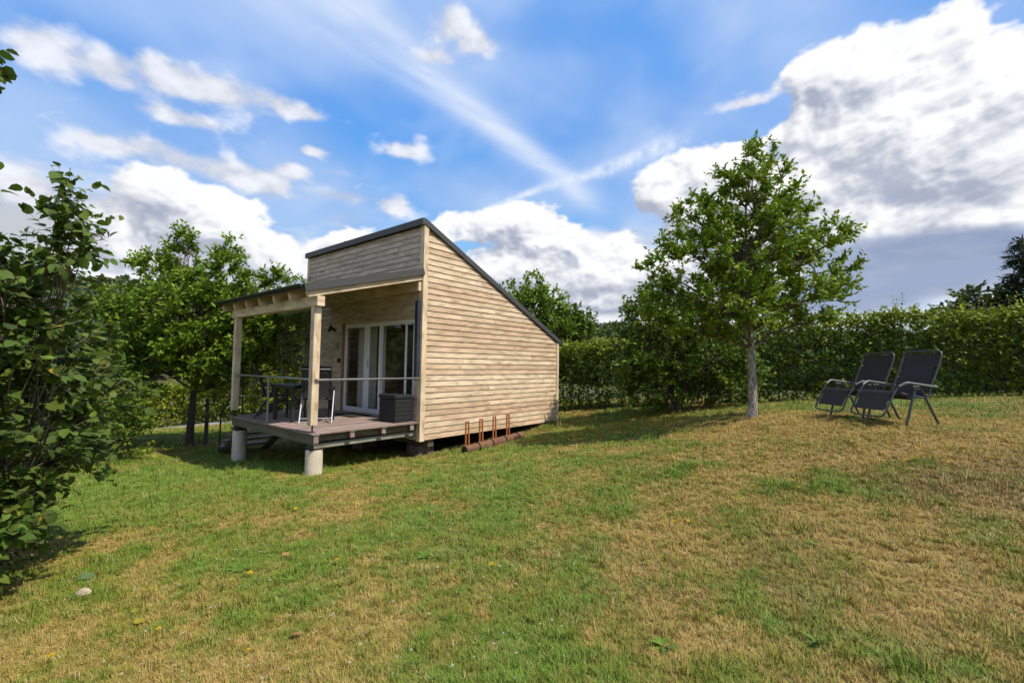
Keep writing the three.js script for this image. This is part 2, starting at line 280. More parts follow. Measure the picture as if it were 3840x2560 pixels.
// ------------------------------------------------------------------ the lawn
// how green, how strawy and how brown the turf is at a place
const greenSpots = [[-6, 8.2, 2.6, 0.8], [-3.4, 7.2, 1.6, 0.6], [-0.6, 7.2, 1.6, 0.45], [-2.1, 4.1, 1.1, 0.5], [-0.7, 4.4, 1.3, 0.55], [0, 5.6, 1.3, 0.35], [0.5, 3.4, 0.8, 0.4], [2.8, 10.5, 2.4, 0.35], [7.6, 9, 2.5, 0.45], [0.05, 2.5, 0.35, 0.25], [-4.4, 6.6, 1.8, 0.5], [0.6, 9.3, 1.2, 0.35], [2.2, 5.6, 0.5, 0.4], [3.2, 4.7, 0.5, 0.45], [1.4, 3.1, 0.35, 0.4], [3.9, 5.6, 0.5, 0.4], [2.0, 2.8, 0.35, 0.35], [4.6, 5.0, 0.4, 0.4]];
const dryspots = [[-3.4, 3.4, 1.0, 0.7], [-2.7, 2.8, 0.7, 0.7], [-3.6, 4.6, 0.9, 0.5], [2.0, 5.0, 0.9, 0.6], [3.0, 6.0, 1.0, 0.65], [4.4, 7.6, 1.0, 0.85], [1.6, 2.9, 0.7, 0.6], [0.9, 3.5, 0.6, 0.5], [2.6, 3.0, 0.7, 0.55], [1.3, 2.1, 0.5, 0.5], [3.1, 7.4, 0.7, 0.6], [5.2, 5.6, 1.0, 0.5], [-2.9, 7.35, 0.35, 0.9], [-1.6, 8.4, 0.4, 0.4], [2.2, 2.3, 0.5, 0.5], [4, 5.2, 0.6, 0.5], [1.3, 4.3, 0.45, 0.6], [1.0, 5.2, 0.5, 0.45], [2.6, 4.1, 0.5, 0.45], [3.6, 6.9, 0.7, 0.6], [1.7, 6.6, 0.5, 0.4], [3.1, 3.6, 0.4, 0.4]];
const brownspots = [[4.2, 4.0, 0.7, 0.9], [4.9, 4.4, 0.7, 0.8], [-3.5, 2.9, 0.35, 0.8], [1.9, 3.5, 0.5, 0.35], [0.9, 2.9, 0.6, 0.3]];
const spots = (list, x, d) => { let s = 0; for (const [a, b, r, k] of list) { const q = ((x - a) ** 2 + (d - b) ** 2) / (r * r); if (q < 6) s = Math.max(s, k * Math.exp(-q)); } return s; };
function turf(x, z) {
  const d = -z, big = fbm(x * 0.55 + 4, d * 0.55, 2, 3) - 0.5, mid = fbm(x * 1.9, d * 1.9 + 8, 5, 4) - 0.5, fine = fbm(x * 6, d * 6, 9, 3) - 0.5;
  const right = smooth(-1.5, 4, x) * 0.19;
  const g = clamp(0.6 - right + spots(greenSpots, x, d) * 0.75 - spots(dryspots, x, d) * 0.6 + big * 0.85 + mid * 1.35 + fine * 1.0);
  const b = clamp(spots(brownspots, x, d) * 1.0 + smooth(0.1, 0.3, fbm(x * 1.1 + 30, d * 1.1, 12, 3) - 0.5) * 0.35 + mid * 0.3 - 0.1);
  return { g, b };
}
function turfColor(x, z, out, k = 1, vary = 0) {
  let { g, b } = turf(x, z); g = clamp(g + vary); b = clamp(b - vary * 0.5);
  const a = smooth(0.1, 0.5, g), c = smooth(0.45, 0.95, g);
  let R = mix(mix(0.43, 0.225, a), 0.135, c), G = mix(mix(0.285, 0.2, a), 0.212, c), B = mix(mix(0.08, 0.021, a), 0.012, c);
  R = mix(R, 0.33, b * 0.8); G = mix(G, 0.19, b * 0.8); B = mix(B, 0.085, b * 0.8);
  const [cx, cz] = toCabin(x, z), soilShade = smooth(-0.1, 0.4, cx) * smooth(5.0, 4.5, cx) * smooth(-0.3, 0.3, cz) * smooth(4.9, 4.4, cz); // bare earth under the cabin, darkened in colour for the shade there
  R = mix(R, 0.07, soilShade); G = mix(G, 0.052, soilShade); B = mix(B, 0.036, soilShade);
  return out.setRGB(R * k, G * k, B * k);
}
{
  // one sheet out to the hills; fine cells near the camera
  const N = 260, ax = []; for (let i = 0; i <= N; i++) { const t = i / N * 2 - 1; ax.push(Math.sign(t) * (22 * Math.abs(t) + 620 * Math.abs(t) ** 5)); }
  const P = [], C = [], UV = [], I = [], col = new THREE.Color();
  for (const dz of ax) for (const x of ax) {
    const z = -8 + dz; P.push(x, ground(x, z), z); UV.push(x, z);
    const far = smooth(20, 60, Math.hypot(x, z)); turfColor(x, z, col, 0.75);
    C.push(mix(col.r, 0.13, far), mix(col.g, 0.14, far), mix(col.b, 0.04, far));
  }
  for (let j = 0; j < N; j++) for (let i = 0; i < N; i++) { const a = j * (N + 1) + i; I.push(a, a + N + 1, a + 1, a + 1, a + N + 1, a + N + 2); }
  const g = new THREE.BufferGeometry(); g.setAttribute('position', new THREE.Float32BufferAttribute(P, 3)); g.setAttribute('color', new THREE.Float32BufferAttribute(C, 3)); g.setAttribute('uv', new THREE.Float32BufferAttribute(UV, 2)); g.setIndex(I); g.computeVertexNormals();
  struct('ground', g, std(0xffffff, 0.95, { vertexColors: true, map: texture(512, 512, (u, v) => { const k = 0.8 + (loopNoise(u, v, 120, 120, 2, 1) - 0.5) * 0.8 + (loopNoise(u, v, 20, 20, 3, 4) - 0.5) * 0.4; return [k, k, k]; }, true, [0.8, 0.8]) }));
}
const pathLine = (x) => -(17.6 + (x + 10) * 0.22); // middle of the gravel drive, world z
const onPath = (x, z) => x < -3 && Math.abs(z - pathLine(x)) < 1.25;
{
  const r = rng(404), tufts = [];
  for (let v = 0; v < 5; v++) { // five tufts of bent blades
    const P = [], N = [], C = [], I = [];
    for (let b = 0; b < 24; b++) {
      const a = r() * 6.283, rad = Math.sqrt(r()) * 0.034, x = Math.cos(a) * rad, z = Math.sin(a) * rad, h = 0.014 + r() * 0.034, w = 0.0009 + r() * 0.0012, lean = 0.014 + r() * 0.042, la = r() * 6.283;
      const lx = Math.cos(la) * lean, lz = Math.sin(la) * lean, sx = -Math.sin(la) * w, sz = Math.cos(la) * w, k = P.length / 3;
      P.push(x - sx, -0.004, z - sz, x + sx, -0.004, z + sz, x - sx * 0.9 + lx * 0.4, h * 0.62, z - sz * 0.9 + lz * 0.4, x + sx * 0.9 + lx * 0.4, h * 0.62, z + sz * 0.9 + lz * 0.4, x + lx, h, z + lz);
      const nx = -Math.cos(la) * 0.5, nz = -Math.sin(la) * 0.5; for (let q = 0; q < 5; q++) N.push(nx, 0.86, nz);
      const dry = r() < 0.2, tone = 0.84 + r() * 0.32, cc = dry ? [1.28 * tone, 1.18 * tone, 1.3 * tone] : [0.94 * tone, 1.0 * tone, 0.9 * tone]; for (let q = 0; q < 5; q++) C.push(...cc);
      I.push(k, k + 1, k + 3, k, k + 3, k + 2, k + 2, k + 3, k + 4);
    }
    const g = new THREE.BufferGeometry(); g.setAttribute('position', new THREE.Float32BufferAttribute(P, 3)); g.setAttribute('normal', new THREE.Float32BufferAttribute(N, 3)); g.setAttribute('color', new THREE.Float32BufferAttribute(C, 3)); g.setIndex(I); tufts.push(g);
  }
  const bladeMat = std(0xffffff, 0.7, { vertexColors: true, side: THREE.DoubleSide });
  const put = tufts.map(() => []);
  const col = new THREE.Color(), q = new THREE.Quaternion(), e = new THREE.Euler(), m = new THREE.Matrix4();
  // rings of depth: denser and finer close to the camera
  const bands = [[1.6, 3.2, 3800, 0.68], [3.2, 5, 2700, 0.76], [5, 8, 1700, 0.85], [8, 12, 1250, 0.98], [12, 19, 420, 1.45]];
  for (const [d0, d1, per, size] of bands) {
    const wide = d1 * 1.3, count = Math.round(per * (d1 - d0) * wide * 2);
    for (let i = 0; i < count; i++) {
      const d = d0 + r() * (d1 - d0), x = (r() * 2 - 1) * wide, t1 = r(), t2 = r(), t3 = r(), v = Math.floor(r() * 5);
      if (Math.abs(x) > d * 1.22 + 0.4 || onPath(x, -d)) continue;
      const [cx, cz] = toCabin(x, -d);
      if (cx > 0.4 && cx < 4.5 && cz > 0.5 && cz < 4.5) continue;
      const { g, b } = turf(x, -d), bare = smooth(0.16, 0.0, g) * 0.45 + b * 0.25;
      if (t1 < bare) continue;
      const s = size * mix(0.7, 1.3, t2) * mix(0.78, 1.15, g) * (0.72 + 0.56 * fbm(x * 5, d * 5, 3, 2)), tall = t2 > 0.985 ? 2.3 : cx > -0.3 && cx < 5.2 && cz > 0 && cz < 5.2 ? 1.5 : 1;
      e.set((t3 - 0.5) * 0.4, t2 * 40, (t1 - 0.5) * 0.4); q.setFromEuler(e);
      m.compose(new THREE.Vector3(x, ground(x, -d), -d), q, new THREE.Vector3(s, s * tall * mix(0.8, 1.2, t3), s));
      turfColor(x, -d, col, mix(0.88, 1.12, t3), (r() - 0.5) * 0.62); if (t1 > 0.97) col.setRGB(0.12, 0.2, 0.015); else if (t1 > 0.93) col.setRGB(0.4, 0.31, 0.12);
      put[v].push([m.clone(), col.clone()]);
    }
  }
  put.forEach((list, v) => {
    const im = shade(new THREE.InstancedMesh(tufts[v], bladeMat, list.length)); im.name = numbered('lawn_grass');
    list.forEach(([mm, c], i) => { im.setMatrixAt(i, mm); im.setColorAt(i, c); });
    im.userData = { kind: 'stuff', label: 'short dry and green lawn grass covering the sloping ground', category: 'grass', group: 'lawn grass' }; scene.add(im);
  });
}
{
  // the gravel drive behind the left tree, laid just over the ground
  const P = [], I = [], UV = []; let n = 0;
  for (let x = -26; x <= -3; x += 0.5) { for (const s of [-1.2, -0.4, 0.4, 1.2]) { const z = pathLine(x) + s; P.push(x, ground(x, z) + (Math.abs(s) > 1 ? 0.02 : 0.05), z); UV.push(x, z); } if (n) for (let k = 0; k < 3; k++) { const a = (n - 1) * 4 + k; I.push(a, a + 1, a + 4, a + 1, a + 5, a + 4); } n++; }
  const g = new THREE.BufferGeometry(); g.setAttribute('position', new THREE.Float32BufferAttribute(P, 3)); g.setAttribute('uv', new THREE.Float32BufferAttribute(UV, 2)); g.setIndex(I); g.computeVertexNormals();
  struct('gravel_drive', g, std(lin(0.42, 0.38, 0.35), 0.95, { map: speck, bumpMap: speckBump, bumpScale: 0.01 }));
}
// ------------------------------------------------------------------ the cabin
const W = 4.92, L = 4.86, Y0 = 0.065, YT = 4.46, SLOPE = (4.46 - 2.26) / L, DECK = 0.44;
const roofY = (z) => YT - SLOPE * z; // underside of the roof
const cabin = thing('cabin', 'wooden cabin with a steep single pitch roof and a covered front terrace', 'cabin', [CX, 0, CZ], Math.PI - YAW);
{
  const r = rng(31), pick = (a) => a[Math.floor(r() * a.length)];
  const slab = (shape, depth, mat, name, turn, at) => { const g = new THREE.ExtrudeGeometry(shape, { depth, bevelEnabled: false }); if (turn) g.rotateY(turn); g.translate(...at); metricUV(g, turn ? 'z' : 'x'); return part(name, g, mat, cabin); };
  // side wall: sheathing, then weatherboards lapped one over another
  const side = new THREE.Shape([[0.14, Y0 + 0.02], [L - 0.02, Y0 + 0.02], [L - 0.02, roofY(L - 0.02) - 0.01], [0.14, roofY(0.14) - 0.01]].map((p) => new THREE.Vector2(...p)));
  const sideWall = slab(side, 0.12, larch[2], 'side_wall', -Math.PI / 2, [0.153, 0, 0]); // a turn of -90 degrees brings the outline's x onto z
  const C = 0.1195;
  for (let k = 0; k < 37; k++) {
    const y0 = Y0 + k * C, y1 = y0 + C + 0.004, zb = Math.min(L - 0.075, (YT - 0.03 - y0) / SLOPE), zt = Math.min(L - 0.075, (YT - 0.03 - y1) / SLOPE);
    if (zt < 0.2) break;
    const cuts = [0.096]; if (zb > 2 && r() < 0.75) cuts.push(zb * (0.2 + r() * 0.6)); cuts.push(null);
    for (let i = 0; i + 1 < cuts.length; i++) {
      const a = cuts[i], last = cuts[i + 1] === null, b0 = last ? zb : cuts[i + 1] - 0.003, b1 = last ? zt : b0;
      const o = -0.014 - r() * 0.0005, t = 0.0045;
      const g = hexa([[o, y0, a], [o, y0, b0], [0.029, y0, b0], [0.029, y0, a], [t, y1, a], [t, y1, b1], [0.029, y1, b1], [0.029, y1, a]], [r() * 3, r() * 3], 2);
      part('weatherboard', g, pick(larch), sideWall);
    }
  }
  // front wall with the opening for the glass doors
  const D0 = 0.26, D1 = 2.98, DB = DECK + 0.03, DT = 2.52;
  const fs = new THREE.Shape([[0.16, Y0 + 0.02], [W - 0.16, Y0 + 0.02], [W - 0.16, YT - 0.08], [0.16, YT - 0.08]].map((p) => new THREE.Vector2(...p)));
  fs.holes.push(new THREE.Path([[D0, DB], [D0, DT], [D1, DT], [D1, DB]].map((p) => new THREE.Vector2(...p))));
  const frontWall = slab(fs, 0.12, grey[0], 'front_wall', 0, [0, 0, 0.03]);
  for (let k = 0; k < 37; k++) {
    const y0 = Y0 + k * C, y1 = Math.min(y0 + C + 0.004, YT - 0.03);
    if (y1 - y0 < 0.03) break;
    const inDoor = y1 > DB + 0.02 && y0 < DT;
    const pieces = inDoor ? [[0.096, D0 - 0.02], [D1 + 0.065, W - 0.096]] : r() < 0.6 ? [[0.096, 1.2 + r() * 2], [null, W - 0.096]] : [[0.096, W - 0.096]];
    let end = 0;
    for (const [p, b] of pieces) {
      const a = p === null ? end + 0.003 : p; end = b;
      const o = -0.014 - r() * 0.0005, t = 0.0045;
      const g = hexa([[a, y0, o], [a, y0, 0.029], [b, y0, 0.029], [b, y0, o], [a, y1, t], [a, y1, 0.029], [b, y1, 0.029], [b, y1, t]], [r() * 3, r() * 3], 0);
      part('weatherboard', g, pick(grey), frontWall);
    }
  }
  // the walls that face away
  const ls = side.clone(); slab(ls, 0.13, grey[2], 'far_side_wall', -Math.PI / 2, [W, 0, 0]);
  part('back_wall', bar(0.16, Y0 + 0.02, L - 0.15, W - 0.16, roofY(L) - 0.06, L - 0.025), grey[1], cabin);
  // corner boards
  part('corner_board', bar(-0.028, Y0 - 0.02, -0.028, 0.03, YT - 0.012, 0.093, 'y'), trimMat, cabin);
  part('corner_board', bar(0.032, Y0 - 0.02, -0.026, 0.094, YT - 0.014, 0.028, 'y'), trimMat, cabin);
  part('corner_board', bar(W - 0.094, Y0 - 0.02, -0.028, W + 0.028, YT - 0.012, 0.028, 'y'), trimMat, cabin);
  part('corner_board', bar(-0.028, Y0 - 0.02, L - 0.072, 0.03, roofY(L) - 0.012, L + 0.028, 'y'), trimMat, cabin);
  // floor on bearers and piers
  part('floor', bar(0.16, Y0 - 0.02, 0.16, W - 0.16, DECK + 0.01, L - 0.16), floorMat, cabin);
  part('bearer', bar(0.05, Y0 - 0.16, 0.25, W - 0.05, Y0 - 0.022, 0.4), joistMat, cabin);
  part('bearer', bar(0.05, Y0 - 0.16, L - 0.75, W - 0.05, Y0 - 0.022, L - 0.6), joistMat, cabin);
  for (const [x, z] of [[0.4, 0.34], [2.5, 0.34], [4.5, 0.34], [0.35, L - 0.68], [2.5, L - 0.68], [4.5, L - 0.68]]) {
    const [wx, wz] = fromCabin(x, z), gy = ground(wx, wz) - 0.15; part('pier', bar(x - 0.2, gy, z - 0.2, x + 0.2, Y0 - 0.161, z + 0.2, 'y'), joistMat, cabin);
  }
  // roof: a sloping slab with metal trim at the verges, the ridge and the eaves
  const th = Math.atan(SLOPE), roofLen = (L + 0.14) / Math.cos(th);
  const tilt = (g) => { g.rotateX(th); g.translate(0, YT, 0); return g; };
  const roof = part('roof', tilt(bar(0.02, 0.002, -0.05, W - 0.02, 0.07, roofLen - 0.1, 'z')), metalDark, cabin);
  part('verge_trim', tilt(bar(-0.052, -0.02, -0.075, 0.018, 0.095, roofLen - 0.07, 'z')), metalDark, roof);
  part('verge_trim', tilt(bar(W - 0.018, -0.02, -0.075, W + 0.052, 0.095, roofLen - 0.07, 'z')), metalDark, roof);
  part('ridge_trim', bar(-0.054, YT - 0.03, -0.095, W + 0.054, YT + 0.105, -0.045), metalDark, roof);
  part('eaves_gutter', bar(-0.05, roofY(L + 0.1) - 0.06, L + 0.06, W + 0.05, roofY(L + 0.1) + 0.05, L + 0.15), gutterMat, roof);
  for (let i = 1; i < 12; i++) part('standing_seam', tilt(bar(i * W / 12 - 0.012, 0.07, 0, i * W / 12 + 0.012, 0.1, roofLen - 0.12, 'z')), metalDark, roof);
  const flue = part('flue_pipe', new THREE.CylinderGeometry(0.075, 0.075, 0.6, 20), silver, cabin, [4.05, 4.55, 0.62]);
  part('flue_cap', new THREE.CylinderGeometry(0.095, 0.095, 0.05, 20), silver, flue, [0, 0.32, 0]);

  // glass doors
  const doors = part('glass_doors', join([bar(D0, DB, 0.02, D0 + 0.04, DT, 0.05, 'y'), bar(D1 - 0.05, DB, 0.02, D1, DT, 0.05, 'y'), bar(D0 + 0.04, DT - 0.045, 0.02, D1 - 0.05, DT, 0.05), bar(D0 + 0.04, DB, 0.02, D1 - 0.05, DB + 0.04, 0.05)]), whitePlastic, cabin);
  const sash = (a, b, z, p, q) => part('door_leaf', join([bar(a, DB + 0.042, z, a + p, DT - 0.047, z + 0.022, 'y'), bar(b - q, DB + 0.042, z, b, DT - 0.047, z + 0.022, 'y'), bar(a + p, DT - 0.085, z, b - q, DT - 0.047, z + 0.022), bar(a + p, DB + 0.042, z, b - q, DB + 0.1, z + 0.022)]), whitePlastic, doors);
  const pane = (a, b, z) => part('pane', new THREE.PlaneGeometry(b - a, DT - DB - 0.186).rotateY(Math.PI).translate((a + b) / 2, (DT + DB) / 2 + 0.0075, z), glass, doors);
  sash(2.03, 2.926, 0.024, 0.11, 0.045); pane(2.14, 2.881, 0.03);
  sash(1.47, 2.026, 0.026, 0.075, 0.1); pane(1.545, 1.926, 0.032);
  sash(0.305, 0.6, 0.028, 0.02, 0.06); pane(0.325, 0.54, 0.034);
  sash(0.6, 1.466, 0.052, 0.015, 0.02); pane(0.615, 1.446, 0.058);
  part('door_handle', join([rod([1.96, 1.5, 0.008], [1.96, 1.66, 0.008], 0.009), rod([1.96, 1.58, 0.008], [1.96, 1.58, 0.033], 0.007)]), silver, doors);
  part('jamb_board', bar(D1 + 0.003, DB - 0.02, -0.02, D1 + 0.062, DT + 0.05, 0.025, 'y'), jambMat, cabin);
  // curtains inside
  const drape = (a, b, z, mat) => {
    const g = new THREE.PlaneGeometry(b - a, DT - DB - 0.1, Math.round((b - a) * 60), 1), p = g.attributes.position;
    for (let i = 0; i < p.count; i++) p.setZ(i, 0.022 * Math.sin(p.getX(i) * 58) + 0.012 * Math.sin(p.getX(i) * 23 + 1)); g.computeVertexNormals(); g.translate((a + b) / 2, (DT + DB) / 2 + 0.02, z); return part('curtain', g, mat, cabin);
  };
  drape(1.98, 2.75, 0.27, curtainMat); drape(1.6, 1.9, 0.27, curtainMat);
  part('partition', bar(0.17, DECK + 0.012, 2.9, W - 0.17, 3.0, 2.97), plaster, cabin);

  // fittings on the front wall
  const lamp = part('wall_lamp', join([new THREE.CylinderGeometry(0.04, 0.04, 0.02, 14).rotateX(Math.PI / 2).translate(3.42, 2.42, -0.025), rod([3.42, 2.42, -0.03], [3.42, 2.42, -0.1], 0.012), new THREE.CylinderGeometry(0.05, 0.035, 0.13, 14).rotateZ(0.9).translate(3.44, 2.43, -0.12)]), blackMetal, cabin);
  part('lamp_arm', rod([3.42, 2.44, -0.1], [3.47, 2.56, -0.11], 0.008), blackMetal, lamp);
  part('meter_box', bar(3.2, 1.93, -0.06, 3.32, 2.09, -0.014), std(lin(0.3, 0.29, 0.26), 0.6), cabin);
  part('key_box', bar(3.1, 1.6, -0.06, 3.18, 1.71, -0.014), blackMetal, cabin);
  part('number_plate', bar(3.86, 1.84, -0.022, 4.0, 1.97, -0.015), std(lin(0.42, 0.52, 0.6), 0.5), cabin);
  const shutter = part('shutter', bar(0.036, 1.33, -0.1, 0.125, 2.88, -0.03, 'y'), anthracite, cabin);
  part('shutter_edge', bar(0.127, 1.33, -0.092, 0.14, 2.86, -0.04, 'y'), std(lin(0.11, 0.14, 0.18), 0.4), shutter);
  part('shutter_rod', rod([0.175, 1.34, -0.05], [0.175, 2.3, -0.05], 0.01), silver, shutter);

  // ---- terrace deck
  const DW = 3.65, DD = 2.22, deck = part('deck', bar(0.12, DECK - 0.165, -DD + 0.14, 0.2, DECK - 0.031, 0.02, 'z'), joistMat, cabin);
  const profile = (() => { // a grooved plank, 0.141 m wide
    const s = new THREE.Shape(); s.moveTo(0, 0); s.lineTo(0.141, 0); s.lineTo(0.141, 0.026);
    for (let i = 3; i >= 0; i--) { const x = i * 0.035; s.lineTo(x + 0.033, 0.028); s.lineTo(x + 0.012, 0.028); s.lineTo(x + 0.01, 0.0245); s.lineTo(x + 0.003, 0.0245); }
    s.lineTo(0, 0.026); s.closePath(); return s;
  })();
  for (let i = 0; i < 25; i++) {
    const g = new THREE.ExtrudeGeometry(profile, { depth: DD + 0.02 + (r() - 0.5) * 0.004, bevelEnabled: false }); g.translate(i * 0.1462 - 0.002, DECK - 0.028, -DD - 0.01); metricUV(g, 'z', [r() * 3, r() * 3]);
    part('deck_plank', g, pick(composite), deck);
  }
  for (const w of [2.14, 1.485, 0.84, 0.19]) {
    const front = w > 2, j = part('joist', front ? bar(0.02, DECK - 0.2, -w - 0.045, DW - 0.06, DECK - 0.03, -w + 0.045) : bar(0.02, DECK - 0.15, -w - 0.045, DW - 0.06, DECK - 0.03, -w + 0.045), joistMat, deck);
    part('joist_end', bar(0.008, DECK - (front ? 0.17 : 0.148), -w - 0.043, 0.019, DECK - 0.05, -w + 0.043, 'z'), joistEnd, j);
    part('joist_cap', bar(-0.004, DECK - 0.049, -w - 0.055, 0.021, DECK - 0.0295, -w + 0.055, 'z'), steel, j);
  }
  part('bearer', bar(0.15, DECK - 0.285, -2.14, 0.25, DECK - 0.204, 0.22, 'z'), std(lin(0.3, 0.3, 0.25), 0.7, { map: woodTex }), deck);
  part('bearer', bar(3.36, DECK - 0.285, -2.14, 3.46, DECK - 0.204, 0.22, 'z'), joistMat, deck);
  for (const x of [0.18, 3.42]) {
    const [wx, wz] = fromCabin(x, -2.08), gy = ground(wx, wz) - 0.3, top = DECK - 0.297;
    const col = part('concrete_pillar', new THREE.CylinderGeometry(0.135, 0.14, top - gy, 28).translate(x, (top + gy) / 2, -2.08), concrete, deck);
    part('pillar_cap', join([bar(x - 0.12, top, -2.2, x + 0.12, top + 0.008, -1.96), bar(x - 0.1, top + 0.0085, -2.175, x + 0.1, top + 0.09, -2.155)]), gutterMat, col);
  }
  // ---- terrace roof on two posts
  const AH = 2.85, AW = 3.95, AZ = -2.44, rise = 0.67 / 2.44, at2 = Math.atan(rise), alen = 2.42 / Math.cos(at2);
  const lean = (g) => { g.rotateX(-at2); g.translate(0, AH, AZ); return g; }; // 0 at the eaves, z up the slope
  const canopy = part('terrace_roof', lean(bar(-0.02, -0.055, 0, AW - 0.02, -0.022, alen, 'z')), soffitMat, cabin);
  const sheet = [lean(bar(-0.02, -0.021, 0, AW - 0.02, -0.004, alen, 'z'))]; for (let i = 0; i <= 26; i++) sheet.push(lean(bar(i * 0.148 - 0.008, -0.004, -0.03, i * 0.148 + 0.045, 0.022, alen, 'z', 0.012)));
  part('roofing_sheet', join(sheet), gutterMat, canopy);
  part('verge_trim', lean(bar(-0.055, -0.105, -0.02, -0.022, 0.03, alen - 0.01, 'z')), std(lin(0.055, 0.055, 0.052), 0.65), canopy);
  part('verge_trim', lean(bar(AW - 0.018, -0.105, -0.02, AW + 0.015, 0.03, alen - 0.01, 'z')), metalDark, canopy);
  { // half round gutter along the eaves
    const s = new THREE.Shape(); s.absarc(0, 0, 0.048, Math.PI, 2 * Math.PI, false); s.lineTo(0.041, 0); s.absarc(0, 0, 0.041, 0, -Math.PI, true); s.closePath();
    const g = new THREE.ExtrudeGeometry(s, { depth: AW + 0.04, bevelEnabled: false, curveSegments: 10 }); g.rotateY(Math.PI / 2); g.translate(-0.03, AH + 0.012, AZ - 0.045); part('gutter', g, gutterMat, canopy);
    part('eaves_board', bar(-0.02, AH - 0.06, AZ - 0.012, AW - 0.02, AH - 0.002, AZ + 0.008), gutterMat, canopy);
  }
  for (let i = 0; i < 7; i++) { const x = 0.0 + i * 0.632; part('rafter', lean(bar(x, -0.2, 0.03, x + 0.075, -0.057, alen - 0.05, 'z')), timber, canopy); }
  part('ledger', bar(0.03, 3.08, -0.1, AW - 0.1, 3.29, -0.03), timber, canopy);
  part('front_beam', bar(-0.05, 2.535, -2.235, 3.72, 2.7, -2.105), timber, canopy);
  for (const x of [0.04, 3.46]) {
    const p = part('post', bar(x, DECK + 0.12, -2.23, x + 0.125, 2.533, -2.11, 'y'), timber, canopy);
    part('post_foot', join([rod([x + 0.06, DECK, -2.17], [x + 0.06, DECK + 0.122, -2.17], 0.014), bar(x + 0.02, DECK + 0.111, -2.21, x + 0.1, DECK + 0.119, -2.13), bar(x + 0.005, DECK + 0.001, -2.215, x + 0.115, DECK + 0.008, -2.125)]), gutterMat, p);
  }
  const screen = part('side_screen', join([hexa([[3.63, 2.665, -1.3], [3.63, 3.005, -0.04], [3.66, 3.005, -0.04], [3.66, 2.665, -1.3], [3.63, 2.715, -1.3], [3.63, 3.055, -0.04], [3.66, 3.055, -0.04], [3.66, 2.715, -1.3]]), bar(3.634, DECK + 0.002, -1.3, 3.656, DECK + 0.03, -0.04, 'z')]), std(lin(0.4, 0.42, 0.43), 0.45), canopy);
  { const g = new THREE.BufferGeometry(); g.setAttribute('position', new THREE.Float32BufferAttribute([3.645, DECK + 0.031, -1.29, 3.645, DECK + 0.031, -0.05, 3.645, 2.99, -0.05, 3.645, 2.67, -1.29], 3)); g.setIndex([0, 1, 2, 0, 2, 3]); g.computeVertexNormals(); part('clear_pane', g, glass, screen); }
  // ---- railing
  const RY = 1.31, railing = part('railing', rod([0.17, RY, -2.17], [3.46, RY, -2.17], 0.021, 12), steel, cabin);
  part('side_rail', join([rod([0.015, RY, -2.17], [0.015, RY, -0.03], 0.02, 12), rod([0.015, RY, -2.17], [0.06, RY, -2.17], 0.024, 12)]), steel, railing);
  part('baluster', rod([1.86, DECK, -2.17], [1.86, RY, -2.17], 0.02, 12), std(lin(0.3, 0.28, 0.25), 0.5, { metalness: 0.5 }), railing);
  part('wire', rod([1.86, 0.9, -2.17], [3.46, 0.9, -2.17], 0.003, 6), steel, railing);
  // ---- steps at the far end of the deck
  const steps = part('steps', join([0, 1].map((i) => { const z = -1.95 + i * 0.95; return hexa([[3.66, 0.02, z], [3.66, 0.02, z + 0.04], [5.0, -0.72, z + 0.04], [5.0, -0.72, z], [3.66, 0.2, z], [3.66, 0.2, z + 0.04], [5.0, -0.56, z + 0.04], [5.0, -0.56, z]]); })), gutterMat, cabin);
  for (let i = 0; i < 5; i++) part('tread', bar(3.68 + i * 0.27, 0.25 - i * 0.17, -2.0, 3.94 + i * 0.27, 0.285 - i * 0.17, -0.92, 'z'), std(lin(0.2, 0.19, 0.18), 0.6, { map: speck }), steps);
  part('handrail', join([rod([3.62, 1.28, -1.98], [4.9, 0.35, -1.98], 0.018), rod([4.9, 0.35, -1.98], [4.9, -0.6, -1.98], 0.018), rod([3.62, DECK, -1.98], [3.62, 1.28, -1.98], 0.016)]), gutterMat, steps);
}

